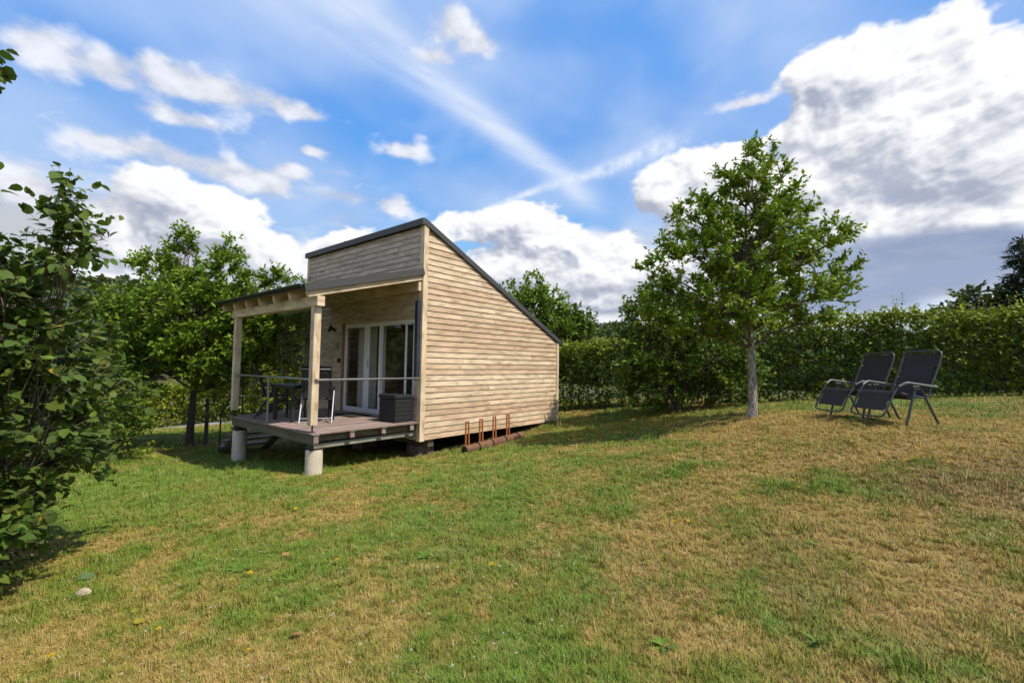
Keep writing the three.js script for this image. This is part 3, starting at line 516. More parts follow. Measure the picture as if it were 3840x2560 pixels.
// ------------------------------------------------------------------ furniture on the terrace
const onDeck = (x, z) => { const [a, b] = fromCabin(x, z); return [a, DECK + 0.001, b]; };
const cabinTurn = Math.PI - YAW;
function deckChair(label, pos, turn, silverLegs) {
  const t = thing('folding_armchair', label, 'chair', pos, turn, 'black folding armchairs on the terrace');
  // local: x across, z forwards
  const back = new THREE.CatmullRomCurve3([[0, 0.46, -0.2], [0, 0.62, -0.24], [0, 0.85, -0.31], [0, 1.08, -0.4]].map(V));
  const sheet = (pts, w) => { const g = new THREE.PlaneGeometry(w, 1, 1, 16), p = g.attributes.position, c = new THREE.CatmullRomCurve3(pts.map(V)); for (let i = 0; i < p.count; i++) { const q = c.getPoint(clamp(0.5 - p.getY(i))); p.setXYZ(i, p.getX(i), q.y, q.z); } g.computeVertexNormals(); return g; };
  part('backrest', sheet([[0, 1.07, -0.397], [0, 0.85, -0.312], [0, 0.62, -0.242], [0, 0.47, -0.205]], 0.47), sling, t);
  part('seat', sheet([[0, 0.45, -0.2], [0, 0.425, 0], [0, 0.445, 0.23]], 0.47), sling, t);
  for (const s of [-1, 1]) {
    const x = s * 0.25;
    part('back_frame', new THREE.TubeGeometry(new THREE.CatmullRomCurve3(back.getPoints(8).map((q) => new THREE.Vector3(x, q.y, q.z))), 12, 0.016, 8), blackMetal, t);
    part('seat_rail', rod([x, 0.45, -0.22], [x, 0.44, 0.24], 0.014), blackMetal, t);
    part('armrest', bar(x - 0.028, 0.65, -0.27, x + 0.028, 0.675, 0.24, 'z', 0.01), blackMetal, t);
    part('leg', rod([x + s * 0.02, 0.66, 0.2], [x + s * 0.02, 0.0, 0.24], 0.016), blackMetal, t);
    part('leg', rod([x + s * 0.036, 0.6, -0.02], [x + s * 0.036, 0.0, -0.36], 0.015), silverLegs ? silver : blackMetal, t);
    part('leg_brace', rod([x + s * 0.01, 0.4, 0.22], [x + s * 0.01, 0.05, -0.3], 0.011), blackMetal, t);
  }
  part('top_bar', rod([-0.25, 1.085, -0.402], [0.25, 1.085, -0.402], 0.016), blackMetal, t);
  part('back_bar', rod([-0.25, 1.03, -0.405], [0.25, 1.03, -0.405], 0.009), silver, t);
  part('cross_bar', rod([-0.28, 0.09, -0.31], [0.28, 0.09, -0.31], 0.012), silverLegs ? silver : blackMetal, t);
  part('cross_bar', rod([-0.25, 0.44, 0.245], [0.25, 0.44, 0.245], 0.014), blackMetal, t);
  return t;
}
deckChair('black folding armchair seen from behind, partly hidden by the near terrace post', onDeck(1.42, -1.4), -2.86, true);
deckChair('black folding armchair in profile at the far end of the terrace table', onDeck(2.85, -1.62), 2.0, false);
{
  const t = thing('terrace_table', 'black square terrace table with a grey top between the two armchairs', 'table', onDeck(1.95, -1.45), cabinTurn);
  part('table_top', bar(-0.42, 0.7, -0.42, 0.42, 0.725, 0.42), std(lin(0.12, 0.13, 0.15), 0.25), t);
  part('apron', join([bar(-0.4, 0.64, -0.4, 0.4, 0.698, -0.37), bar(-0.4, 0.64, 0.37, 0.4, 0.698, 0.4), bar(-0.4, 0.64, -0.368, -0.37, 0.698, 0.368), bar(0.37, 0.64, -0.368, 0.4, 0.698, 0.368)]), blackMetal, t);
  for (const [x, z] of [[-0.38, -0.38], [0.38, -0.38], [-0.38, 0.38], [0.38, 0.38]]) part('leg', bar(x - 0.03, 0, z - 0.03, x + 0.03, 0.639, z + 0.03, 'y'), blackMetal, t);
}
{
  const t = thing('storage_box', 'black resin storage box on the terrace beside the sunlit side wall', 'storage box', onDeck(0.42, -0.3), cabinTurn);
  const m = std(lin(0.014, 0.014, 0.015), 0.7);
  part('body', bar(-0.27, 0.0, -0.2, 0.27, 0.46, 0.2, 'x', 0.015), m, t);
  part('lid', bar(-0.285, 0.463, -0.215, 0.285, 0.54, 0.215, 'x', 0.02), m, t);
  const body = t.children[0]; for (let i = 0; i < 5; i++) part('rib', bar(-0.276, 0.06 + i * 0.08, -0.19, -0.2715, 0.1 + i * 0.08, 0.19), m, body);
  part('lid_handle', bar(-0.08, 0.475, -0.235, 0.08, 0.5, -0.217), m, t.children[1]);
}
{
  const t = thing('door_mat', 'dark door mat lying on the deck in front of the glass doors', 'mat', onDeck(1.95, -0.35), cabinTurn);
  part('pile', bar(-0.38, 0.004, -0.24, 0.38, 0.018, 0.24, 'x', 0.004), std(lin(0.02, 0.019, 0.018), 0.98, { bumpMap: speckBump, bumpScale: 0.004 }), t);
  part('border', bar(-0.4, 0, -0.26, 0.4, 0.0035, 0.26, 'x', 0.001), blackMetal, t);
}

// ------------------------------------------------------------------ bicycle rack by the side wall: a log with rusty hoops
{
  const a = fromCabin(-0.5, 0.74), b = fromCabin(-0.5, 2.68), ya = ground(a[0], a[1]), yb = ground(b[0], b[1]);
  const t = thing('bicycle_rack', 'bicycle rack of a brown grooved log with four pairs of rusty rods', 'bicycle rack', [a[0], 0, a[1]], cabinTurn);
  const len = Math.hypot(b[0] - a[0], b[1] - a[1]), R = 0.092, yAt = (z) => mix(ya, yb, z / len) + 0.085;
  const log = []; let z = 0; const grooves = [0.4, 0.82, 1.26, 1.7, len];
  const core = part('log_core', rod([0, yAt(0.02), 0.02], [0, yAt(len - 0.02), len - 0.02], R - 0.02, 16), std(lin(0.05, 0.03, 0.02), 0.95), t);
  for (const e of grooves) {
    const g = new THREE.CylinderGeometry(R, R * 1.02, e - z - 0.05, 22, 6); const p = g.attributes.position; for (let i = 0; i < p.count; i++) { const q = 1 + (noise3(p.getX(i) * 18, p.getY(i) * 5 + z * 9, p.getZ(i) * 18) - 0.5) * 0.12; p.setX(i, p.getX(i) * q); p.setZ(i, p.getZ(i) * q); } g.computeVertexNormals();
    metricUV(g, 'y', [z, 0]); g.rotateX(Math.PI / 2); g.rotateX(-Math.atan((yb - ya) / len)); g.translate(0, yAt((z + e) / 2), (z + e) / 2); part('log_section', g, logMat, t); z = e;
  }
  for (const zc of [0.2, 0.62, 1.05, 1.52]) for (const s of [0, 1]) {
    const y = yAt(zc), zz = zc - 0.05 + s * 0.1; part('rod', rod([0.1, y - 0.16, zz], [0.1 + 0.012 * s, y + 0.55, zz - 0.01 * s], 0.019, 10), rust, t);
  }
  for (const zc of [0.2, 0.62, 1.05, 1.52]) { const y = yAt(zc); part('rod_bridge', rod([0.1, y + 0.545, zc - 0.052], [0.11, y + 0.545, zc + 0.045], 0.017, 8), rust, t); }
}

// ------------------------------------------------------------------ two reclining garden chairs on the dry grass
function recliner(label, x, z) {
  const gy = ground(x, z), t = thing('reclining_chair', label, 'garden chair', [x, gy, z], -Math.PI / 2 + 0.04, 'black reclining chairs on the lawn');
  const w = 0.285; // half width; local z forwards
  const sideLine = [[0, 1.0, -0.37], [0, 0.8, -0.31], [0, 0.62, -0.235], [0, 0.38, -0.155], [0, 0.39, -0.02], [0, 0.45, 0.24], [0, 0.455, 0.31], [0, 0.33, 0.37], [0, 0.13, 0.47]];
  const sheet = (pts, half, sag) => { const g = new THREE.PlaneGeometry(half * 2, 1, 8, 22), p = g.attributes.position, c = new THREE.CatmullRomCurve3(pts.map(V)); for (let i = 0; i < p.count; i++) { const q = c.getPoint(clamp(0.5 - p.getY(i))), k = 1 - (p.getX(i) / half) ** 2; p.setXYZ(i, p.getX(i), q.y - sag * k * 0.6, q.z - sag * k); } g.computeVertexNormals(); return g; };
  part('backrest', sheet([[0, 0.985, -0.362], [0, 0.8, -0.31], [0, 0.62, -0.235], [0, 0.4, -0.155]], 0.245, 0.02), sling, t);
  part('seat', sheet([[0, 0.385, -0.15], [0, 0.37, 0.02], [0, 0.43, 0.22]], 0.245, 0.03), sling, t);
  const rest = part('leg_rest', sheet([[0, 0.46, 0.27], [0, 0.45, 0.315], [0, 0.34, 0.365], [0, 0.2, 0.435]], 0.245, 0.0), sling, t);
  for (let i = 0; i < 4; i++) part('roll_edge', rod([-0.245, 0.455 - i * 0.02, 0.3 + i * 0.012], [0.245, 0.455 - i * 0.02, 0.3 + i * 0.012], 0.009), sling, rest);
  const top = [[-w, 0.62, -0.235], [-w, 0.8, -0.31], [-w, 0.94, -0.355], [-w + 0.02, 0.995, -0.372], [-w + 0.07, 1.01, -0.378], [0, 1.012, -0.378], [w - 0.07, 1.01, -0.378], [w - 0.02, 0.995, -0.372], [w, 0.94, -0.355], [w, 0.8, -0.31], [w, 0.62, -0.235]];
  const low = (s) => [[s * w, 0.62, -0.235], [s * w, 0.4, -0.155], [s * w, 0.38, -0.08], [s * w, 0.44, 0.23]];
  part('back_frame', pipe(top, 0.0135, 60), tubeGrey, t);
  for (const s of [-1, 1]) part('seat_rail', pipe(low(s), 0.0135), tubeGrey, t);
  part('foot_frame', pipe([[-w, 0.52, 0.26], [-w, 0.4, 0.335], [-w, 0.25, 0.41], [-w + 0.01, 0.15, 0.46], [-w + 0.06, 0.12, 0.475], [0, 0.115, 0.475], [w - 0.06, 0.12, 0.475], [w - 0.01, 0.15, 0.46], [w, 0.25, 0.41], [w, 0.4, 0.335], [w, 0.52, 0.26]], 0.0125, 60), tubeGrey, t);
  for (const s of [-1, 1]) {
    const x1 = s * (w + 0.03);
    part('armrest', pipe([[x1, 0.525, -0.25], [x1, 0.545, -0.1], [x1, 0.57, 0.1], [x1, 0.575, 0.17], [x1 - s * 0.02, 0.525, 0.26]], 0.017, 24, 10), std(lin(0.13, 0.125, 0.12), 0.45), t);
    part('lock', bar(x1 - 0.02, 0.475, 0.0, x1 + 0.02, 0.54, 0.1, 'z', 0.012), blackMetal, t);
    part('leg', rod([x1, 0.51, 0.05], [x1, 0, 0.19], 0.0155), tubeGrey, t);
    part('leg', rod([x1 - s * 0.02, 0.39, -0.1], [x1 - s * 0.02, -0.01, -0.3], 0.0155), tubeGrey, t);
    part('arm_strut', rod([x1 - s * 0.02, 0.52, -0.02], [x1 - s * 0.02, 0.38, -0.13], 0.011), tubeGrey, t);
    const lace = []; for (let i = 0; i < 26; i++) { const u = i / 26, p = u < 0.6 ? [mix(0.93, 0.42, u / 0.6), mix(-0.345, -0.165, u / 0.6)] : [mix(0.42, 0.2, (u - 0.6) / 0.4), mix(0.325, 0.43, (u - 0.6) / 0.4)]; lace.push(rod([s * 0.235, p[0] - 0.005, p[1] + 0.004], [s * (w + 0.004), p[0] + 0.008, p[1]], 0.0035, 5)); }
    part('elastic_lacing', join(lace), sling, t);
  }
  part('cross_bar', rod([-w - 0.01, 0.385, -0.1], [w + 0.01, 0.385, -0.1], 0.012), tubeGrey, t);
  part('cross_bar', rod([-w - 0.03, 0.36, 0.09], [w + 0.03, 0.36, 0.09], 0.011), tubeGrey, t);
  return t;
}
recliner('black reclining garden chair nearer the camera, right of the two', 5.4, -6.38);
recliner('black reclining garden chair partly behind the other, left of the two', 5.38, -7.12);

// ------------------------------------------------------------------ leaves, twigs and the plants made of them
class Leaves {
  constructor() { this.P = []; this.N = []; this.C = []; this.I = []; }
  // four corners: stalk, two sides folded up a little, tip
  leaf(p, d, n, len, wid, c) {
    const sx = d[1] * n[2] - d[2] * n[1], sy = d[2] * n[0] - d[0] * n[2], sz = d[0] * n[1] - d[1] * n[0], h = wid / 2, f = wid * 0.16, k = this.P.length / 3, m = len * 0.45;
    this.P.push(p[0], p[1], p[2], p[0] + d[0] * m + sx * h + n[0] * f, p[1] + d[1] * m + sy * h + n[1] * f, p[2] + d[2] * m + sz * h + n[2] * f, p[0] + d[0] * len, p[1] + d[1] * len, p[2] + d[2] * len, p[0] + d[0] * m - sx * h + n[0] * f, p[1] + d[1] * m - sy * h + n[1] * f, p[2] + d[2] * m - sz * h + n[2] * f);
    for (let i = 0; i < 4; i++) { this.N.push(n[0], n[1], n[2]); this.C.push(c[0], c[1], c[2]); }
    this.I.push(k, k + 1, k + 2, k, k + 2, k + 3);
  }
  // a broad rounded leaf with a drooping tip, for plants close by
  broad(p, d, n, len, wid, c) {
    const s = [d[1] * n[2] - d[2] * n[1], d[2] * n[0] - d[0] * n[2], d[0] * n[1] - d[1] * n[0]], k = this.P.length / 3;
    const put = (u, v, w) => { const b = -u * u * 0.28 * len + w * wid * 0.1, q = [0, 1, 2].map((i) => p[i] + d[i] * u * len + s[i] * v * wid + n[i] * b); this.P.push(...q); const t = [0, 1, 2].map((i) => n[i] + d[i] * u * 0.5 - s[i] * v * 0.5); const l = Math.hypot(...t); this.N.push(t[0] / l, t[1] / l, t[2] / l); this.C.push(...c); };
    for (const [u, v] of [[0, 0], [0.5, 0], [1, 0], [0.05, 0.28], [0.3, 0.5], [0.66, 0.42], [0.05, -0.28], [0.3, -0.5], [0.66, -0.42]]) put(u, v, Math.abs(v) * 2);
    for (const t of [[0, 3, 4], [0, 4, 1], [1, 4, 5], [1, 5, 2], [0, 7, 6], [0, 1, 7], [1, 8, 7], [1, 2, 8]]) this.I.push(k + t[0], k + t[1], k + t[2]);
  }
  geometry() {
    const g = new THREE.BufferGeometry(); g.setAttribute('position', new THREE.Float32BufferAttribute(this.P, 3)); g.setAttribute('normal', new THREE.Float32BufferAttribute(this.N, 3)); g.setAttribute('color', new THREE.Float32BufferAttribute(this.C, 3)); g.setIndex(this.I); return g;
  }
}
class Wood {
  constructor() { this.P = []; this.N = []; this.U = []; this.I = []; }
  tube(pts, r0, r1, sides = 4) { // a tapering limb
    const k0 = this.P.length / 3, n = pts.length, d = new THREE.Vector3(), a = new THREE.Vector3(), b = new THREE.Vector3(), up = new THREE.Vector3(0.31, 0.2, 0.93); let len = 0;
    for (let i = 0; i < n; i++) {
      const p = pts[i], q = pts[Math.min(n - 1, i + 1)], o = pts[Math.max(0, i - 1)]; d.set(q[0] - o[0], q[1] - o[1], q[2] - o[2]).normalize();
      a.crossVectors(d, up).normalize(); b.crossVectors(d, a); const r = mix(r0, r1, i / (n - 1)); if (i) len += Math.hypot(p[0] - o[0], p[1] - o[1], p[2] - o[2]);
      for (let s = 0; s <= sides; s++) { const t = s / sides * 6.2832, c = Math.cos(t), e = Math.sin(t), nx = a.x * c + b.x * e, ny = a.y * c + b.y * e, nz = a.z * c + b.z * e; this.P.push(p[0] + nx * r, p[1] + ny * r, p[2] + nz * r); this.N.push(nx, ny, nz); this.U.push(s / sides * 2, len * 2); }
    }
    for (let i = 0; i + 1 < n; i++) for (let s = 0; s < sides; s++) { const q = k0 + i * (sides + 1) + s; this.I.push(q, q + 1, q + sides + 1, q + 1, q + sides + 2, q + sides + 1); }
  }
  geometry() { const g = new THREE.BufferGeometry(); g.setAttribute('position', new THREE.Float32BufferAttribute(this.P, 3)); g.setAttribute('normal', new THREE.Float32BufferAttribute(this.N, 3)); g.setAttribute('uv', new THREE.Float32BufferAttribute(this.U, 2)); g.setIndex(this.I); return g; }
}
const unit = (v) => { const l = Math.hypot(v[0], v[1], v[2]) || 1; return [v[0] / l, v[1] / l, v[2] / l]; };
const ball = (r) => { for (;;) { const v = [r() * 2 - 1, r() * 2 - 1, r() * 2 - 1], q = v[0] ** 2 + v[1] ** 2 + v[2] ** 2; if (q < 1 && q > 0.01) { const l = Math.sqrt(q); return [v[0] / l, v[1] / l, v[2] / l]; } } };
const bend = (a, b, lift, n = 5) => { const out = []; for (let i = 0; i <= n; i++) { const t = i / n; out.push([mix(a[0], b[0], t), mix(a[1], b[1], t) + Math.sin(t * Math.PI) * lift, mix(a[2], b[2], t)]); } return out; };
// leaves set along a twig
function leafyTwig(L, T, r, a, dir, len, o) {
  const n = Math.max(3, Math.round(len / o.gap)), e = [a[0] + dir[0] * len, a[1] + dir[1] * len, a[2] + dir[2] * len];
  if (T && o.twig) T.tube([a, e], o.twig, o.twig * 0.4, 3);
  const c0 = o.tones[Math.floor(r() ** 1.2 * o.tones.length)], fresh = r() < (o.fresh ?? 0.12);
  for (let i = 0; i < n; i++) {
    const t = (i + 0.5 + r() * 0.5) / n, p = [mix(a[0], e[0], t), mix(a[1], e[1], t), mix(a[2], e[2], t)];
    const b = ball(r), d = unit([dir[0] * 0.7 + b[0], dir[1] * 0.5 + b[1] * 0.75 - (o.droop ?? 0.05), dir[2] * 0.7 + b[2]]);
    const u = ball(r); let nn = [u[0] * 0.75, u[1] * 0.75 + (o.flat ?? 0.8), u[2] * 0.75]; const dot = nn[0] * d[0] + nn[1] * d[1] + nn[2] * d[2]; nn = unit([nn[0] - dot * d[0], nn[1] - dot * d[1], nn[2] - dot * d[2]]);
    const s = o.len * (0.55 + r() * 0.75), k = (fresh ? 1.35 : 1) * (0.78 + r() * 0.44), warm = r() * 0.25;
    const c = r() < (o.sick ?? 0) ? [0.42, 0.27, 0.03] : [c0[0] * k * (1 + warm), c0[1] * k, c0[2] * k];
    if (o.broad) L.broad(p, d, nn, s, s * o.ratio, c); else L.leaf(p, d, nn, s, s * o.ratio, c);
  }
}
// foliage that fills lobes [x, y, z, rx, ry, rz] around a trunk or several stems
function grow(o) {
  const r = rng(o.seed), L = new Leaves(), T = new Wood(), vol = o.lobes.map((l) => (l[3] * l[4] * l[5]) ** 0.72), sum = vol.reduce((a, b) => a + b);
  const limb = o.lobes.map((l) => { // a limb into each lobe
    const from = o.root(l, r), to = [l[0], l[1] - l[4] * 0.35, l[2]]; const pts = bend(from, to, 0.12 * (r() - 0.2), 6).map((p, i) => (i && i < 6 ? [p[0] + (r() - 0.5) * 0.08, p[1], p[2] + (r() - 0.5) * 0.08] : p));
    T.tube(pts, o.limb * (0.6 + 0.4 * Math.min(1.4, l[3])), o.limb * 0.35, 6); return pts;
  });
  o.lobes.forEach((l, li) => {
    const n = Math.max(o.least ?? 3, Math.round(o.clumps * vol[li] / sum));
    for (let i = 0; i < n; i++) {
      const b = ball(r), k = (0.28 + 0.72 * Math.sqrt(r())) * (0.88 + r() * 0.26), c = [l[0] + b[0] * l[3] * k, l[1] + b[1] * l[4] * k, l[2] + b[2] * l[5] * k];
      const path = limb[li], from = path[2 + Math.floor(r() * (path.length - 2))];
      const out = unit([(c[0] - l[0]) + (c[0] - o.axis[0]) * 0.3 + b[0] * 0.2, (c[1] - l[1]) * 0.7 + (o.rise ?? 0.35), (c[2] - l[2]) + (c[2] - o.axis[2]) * 0.3 + b[2] * 0.2]);
      if (r() < (o.twigs ?? 0.8)) T.tube(bend(from, c, 0.05, 3), o.limb * 0.28, 0.004, 3);
      for (let t = 0; t < o.per; t++) { const q = ball(r), d = unit([out[0] * 0.9 + q[0] * 0.75, out[1] * 0.9 + q[1] * 0.6, out[2] * 0.9 + q[2] * 0.75]); leafyTwig(L, T, r, [c[0] - d[0] * 0.04, c[1], c[2] - d[2] * 0.04], d, o.twigLen * (0.55 + r() * 0.7), o); }
    }
  });
  return { leaves: L.geometry(), wood: T.geometry(), n: L.P.length / 12 };
}
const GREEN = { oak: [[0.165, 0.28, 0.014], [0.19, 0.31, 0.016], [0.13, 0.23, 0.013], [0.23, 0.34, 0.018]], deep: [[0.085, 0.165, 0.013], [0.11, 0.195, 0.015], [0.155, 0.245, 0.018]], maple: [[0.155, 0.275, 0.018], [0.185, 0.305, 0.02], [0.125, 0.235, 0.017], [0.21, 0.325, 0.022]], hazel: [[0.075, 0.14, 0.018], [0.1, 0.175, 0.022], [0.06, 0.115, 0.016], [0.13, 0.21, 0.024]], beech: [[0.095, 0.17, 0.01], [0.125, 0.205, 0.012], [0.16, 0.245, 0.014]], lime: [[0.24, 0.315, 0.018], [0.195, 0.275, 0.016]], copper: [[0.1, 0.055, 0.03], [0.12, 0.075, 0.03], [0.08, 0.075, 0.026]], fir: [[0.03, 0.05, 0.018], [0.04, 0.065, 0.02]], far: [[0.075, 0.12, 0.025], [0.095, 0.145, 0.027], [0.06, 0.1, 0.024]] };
function tree(name, label, category, x, z, o, group) {
  const y = ground(x, z), t = thing(name, label, category, [x, y, z], 0, group), r = rng(o.seed + 1);
  if (o.trunk) { // tapering, slightly crooked trunk
    const W = new Wood(), H = o.trunk.h, pts = []; for (let i = 0; i <= 12; i++) { const u = i / 12; pts.push([Math.sin(u * 5 + o.seed) * 0.04 * H * 0.2 + (o.trunk.lean ?? 0) * u, u * H - 0.06, Math.cos(u * 4 + o.seed) * 0.03 * H * 0.2]); }
    o.trunkAt = (u) => { const q = clamp(u) * 12, i = Math.min(11, Math.floor(q)); return [0, 1, 2].map((k) => mix(pts[i][k], pts[i + 1][k], q - i)); };
    W.tube(pts, o.trunk.r, o.trunk.r * 0.12, 14); W.tube([[0, -0.1, 0], [pts[1][0] * 0.3, 0.16, 0]], o.trunk.r * 1.18, o.trunk.r * 0.99, 14); part('trunk', W.geometry(), o.trunk.mat ?? bark, t);
    o.root = (l) => o.trunkAt(Math.max(o.trunk.clear, (l[1] - Math.hypot(l[0], l[2]) * 0.55 - l[4] * 0.3) / H));
  } else o.root = (l, r2) => [(l[0] > 0 ? 1 : -1) * r2() * 0.25, -0.05, (r2() - 0.5) * 0.4];
  const g = grow({ axis: [0, 0, 0], ...o });
  part('branches', g.wood, o.wood ?? twigMat, t); part('crown', g.leaves, leafMat, t); return t;
}
const base = { twig: 0.0025, gap: 0.035, per: 5, limb: 0.03 };

// the young tree on the lawn
tree('lawn_tree', 'young broadleaf tree with a pale trunk alone on the lawn', 'tree', 4.45, -8.5, { ...base, seed: 51, clumps: 550, per: 6, twigLen: 0.27, gap: 0.025, len: 0.096, ratio: 0.5, tones: GREEN.oak, fresh: 0.2, rise: 0.6, limb: 0.034,
  trunk: { h: 4.6, r: 0.082, clear: 0.3, mat: paleBark },
  lobes: [[0.07, 4.52, 0, 0.23, 0.6, 0.26], [0.59, 4.62, 0.1, 0.16, 0.55, 0.2], [-0.35, 4.35, 0.1, 0.23, 0.38, 0.3], [0.11, 4.0, 0.2, 0.64, 0.55, 0.7], [-0.87, 3.65, -0.1, 0.39, 0.55, 0.5], [-0.51, 3.9, -0.4, 0.33, 0.45, 0.4], [0.75, 3.8, -0.1, 0.42, 0.5, 0.5], [-1.24, 3.95, 0.1, 0.11, 0.4, 0.15], [-0.28, 3.1, 0.3, 1.08, 0.65, 1.0], [0.46, 3.0, -0.5, 0.89, 0.6, 0.8], [-1.7, 2.8, 0, 0.39, 0.2, 0.35], [-1.33, 3.15, 0.3, 0.38, 0.3, 0.4], [-1.29, 2.3, -0.1, 0.61, 0.42, 0.7], [1.33, 3.15, 0.1, 0.42, 0.35, 0.45], [1.64, 3.45, 0.1, 0.21, 0.25, 0.2], [1.47, 2.6, 0.2, 0.34, 0.42, 0.4], [-0.55, 2.15, 0.5, 0.89, 0.45, 0.8], [0.55, 2.2, 0.4, 0.7, 0.42, 0.8], [0.09, 2.3, -0.9, 0.85, 0.5, 0.6], [-1.1, 1.7, 0.2, 0.56, 0.32, 0.5], [-0.28, 1.6, 0.4, 0.47, 0.28, 0.5], [0.97, 1.85, 0.2, 0.38, 0.25, 0.4], [-1.79, 1.95, 0.1, 0.28, 0.25, 0.3]] });
// the tree by the drive, left of the cabin
tree('roadside_tree', 'tall bushy tree with a dark trunk standing left of the terrace', 'tree', -8.34, -12, { ...base, seed: 62, clumps: 900, per: 6, twigLen: 0.3, gap: 0.032, len: 0.115, ratio: 0.55, tones: GREEN.maple, fresh: 0.2, rise: 0.4, limb: 0.04,
  trunk: { h: 5.0, r: 0.1, clear: 0.3 },
  lobes: [[-0.5, 5.0, 0, 0.42, 0.55, 0.4], [-0.55, 5.4, 0, 0.22, 0.35, 0.2], [0.75, 4.75, 0.2, 0.4, 0.45, 0.4], [0.95, 5.1, 0.2, 0.15, 0.25, 0.2], [2.1, 4.5, 0, 0.45, 0.16, 0.3], [1.45, 4.4, 0.1, 0.5, 0.3, 0.4], [-1.45, 4.85, 0, 0.3, 0.16, 0.3], [-1.0, 4.55, 0.2, 0.5, 0.3, 0.4], [0, 3.4, 0.4, 1.5, 0.95, 1.3], [-1.3, 3.5, 0.2, 0.85, 0.7, 0.9], [1.4, 3.5, 0, 0.85, 0.55, 0.9], [0.5, 2.35, 0.7, 0.95, 0.55, 0.9], [-0.7, 2.3, 0.4, 0.9, 0.5, 0.8], [1.6, 2.6, 0.3, 0.6, 0.5, 0.6], [0.1, 4.1, 0, 0.9, 0.4, 0.8], [0.9, 1.75, 0.3, 0.6, 0.35, 0.6], [-1.6, 2.6, 0, 0.6, 0.5, 0.6], [2.2, 3.2, 0, 0.7, 0.6, 0.7], [2.0, 2.3, -0.2, 0.7, 0.6, 0.7], [2.6, 3.7, 0, 0.5, 0.4, 0.5]] });
{ // its stake
  const x = -8.02, z = -12.1, y = ground(x, z), t = thing('tree_stake', 'short round wooden stake beside the trunk of the roadside tree', 'stake', [x, y, z]);
  part('post', new THREE.CylinderGeometry(0.045, 0.05, 1.35, 12).translate(0, 0.6, 0), bark, t); part('rubber_tie', new THREE.TorusGeometry(0.07, 0.012, 6, 16).rotateX(Math.PI / 2).translate(-0.02, 1.1, 0), gutterMat, t);
}
// hazel close to the camera on the left
tree('hazel_bush', 'large hazel bush with broad round leaves close on the left', 'bush', -4.75, -4.15, { ...base, seed: 73, clumps: 760, least: 9, per: 5, twigLen: 0.3, gap: 0.05, len: 0.085, ratio: 0.8, broad: true, tones: GREEN.hazel, fresh: 0.2, sick: 0.012, rise: 0.35, limb: 0.022, twig: 0.003, droop: 0.25, flat: 1.1, wood: std(lin(0.2, 0.16, 0.12), 0.9),
  lobes: [[0.07, 1.1, 0.4, 0.85, 0.8, 0.8], [0.17, 1.95, 0.2, 0.75, 0.65, 0.7], [-0.43, 2.55, 0.2, 0.8, 0.45, 0.7], [0.37, 2.5, 0.25, 0.35, 0.4, 0.35], [0.69, 3.0, 0.1, 0.13, 0.48, 0.14], [0.87, 2.85, 0.2, 0.12, 0.36, 0.12], [-0.83, 1.8, 0.4, 0.9, 0.9, 0.8], [-0.53, 0.7, 0.5, 0.9, 0.6, 0.8], [0.47, 0.6, 0.5, 0.45, 0.4, 0.5], [0.67, 1.5, 0.1, 0.42, 0.55, 0.45], [-0.23, 1.4, 1.0, 0.7, 0.7, 0.5], [0.42, 0.22, 0.75, 0.4, 0.16, 0.3], [1.22, 3.55, 1.35, 0.05, 0.16, 0.05], [0.9, 3.1, 1.2, 0.2, 0.4, 0.2], [0.6, 2.6, 1.0, 0.32, 0.45, 0.3], [0.45, 2.0, 0.9, 0.35, 0.4, 0.3], [-0.73, 3.0, 0.9, 0.6, 0.5, 0.5]] });
// dark shrubs between the hazel and the roadside tree
tree('dark_shrub', 'dense dark green shrub in shade behind the hazel bush', 'bush', -9.4, -9.6, { ...base, seed: 81, clumps: 320, per: 5, twigLen: 0.3, gap: 0.04, len: 0.1, ratio: 0.6, tones: GREEN.deep, rise: 0.3, limb: 0.028,
  lobes: [[0, 0.9, 0, 1.4, 0.85, 1.2], [0.7, 1.7, 0.2, 1.0, 0.7, 0.9], [-0.6, 2.0, 0, 1.0, 0.7, 0.9], [1.3, 0.7, 0.2, 0.6, 0.55, 0.7], [0.2, 2.5, -0.1, 0.8, 0.5, 0.7], [-1.4, 1.2, 0.2, 0.9, 0.9, 0.8]] }, 'shrubs left of the lawn');
tree('dark_shrub', 'leafy shrub under the left side of the roadside tree', 'bush', -11.2, -11.8, { ...base, seed: 82, clumps: 260, per: 5, twigLen: 0.3, gap: 0.045, len: 0.11, ratio: 0.6, tones: GREEN.deep, rise: 0.3, limb: 0.028,
  lobes: [[0, 1.1, 0, 1.5, 1.0, 1.2], [0.8, 2.1, 0, 1.0, 0.8, 0.9], [-0.8, 2.4, 0, 1.1, 0.9, 0.9], [1.3, 1.1, 0.3, 0.7, 0.8, 0.7], [0.2, 3.1, 0, 0.9, 0.55, 0.8]] }, 'shrubs left of the lawn');
// the bush behind the lawn tree
tree('spreading_bush', 'big dark spreading bush behind the lawn tree, in front of the hedge', 'bush', 4.35, -11.6, { ...base, seed: 91, clumps: 520, per: 5, twigLen: 0.3, gap: 0.04, len: 0.115, ratio: 0.6, tones: GREEN.deep, fresh: 0.3, rise: 0.35, limb: 0.03,
  lobes: [[0, 0.75, 0, 1.5, 0.65, 1.1], [-0.5, 1.6, 0.1, 1.2, 0.75, 1.0], [0.7, 1.5, 0, 1.1, 0.7, 1.0], [-0.9, 2.3, 0, 0.65, 0.5, 0.6], [-1.0, 2.75, 0, 0.3, 0.35, 0.3], [0.1, 2.3, 0, 0.9, 0.5, 0.8], [-1.2, 0.9, 0.3, 0.5, 0.6, 0.5], [1.3, 0.8, 0.2, 0.7, 0.55, 0.7]] });

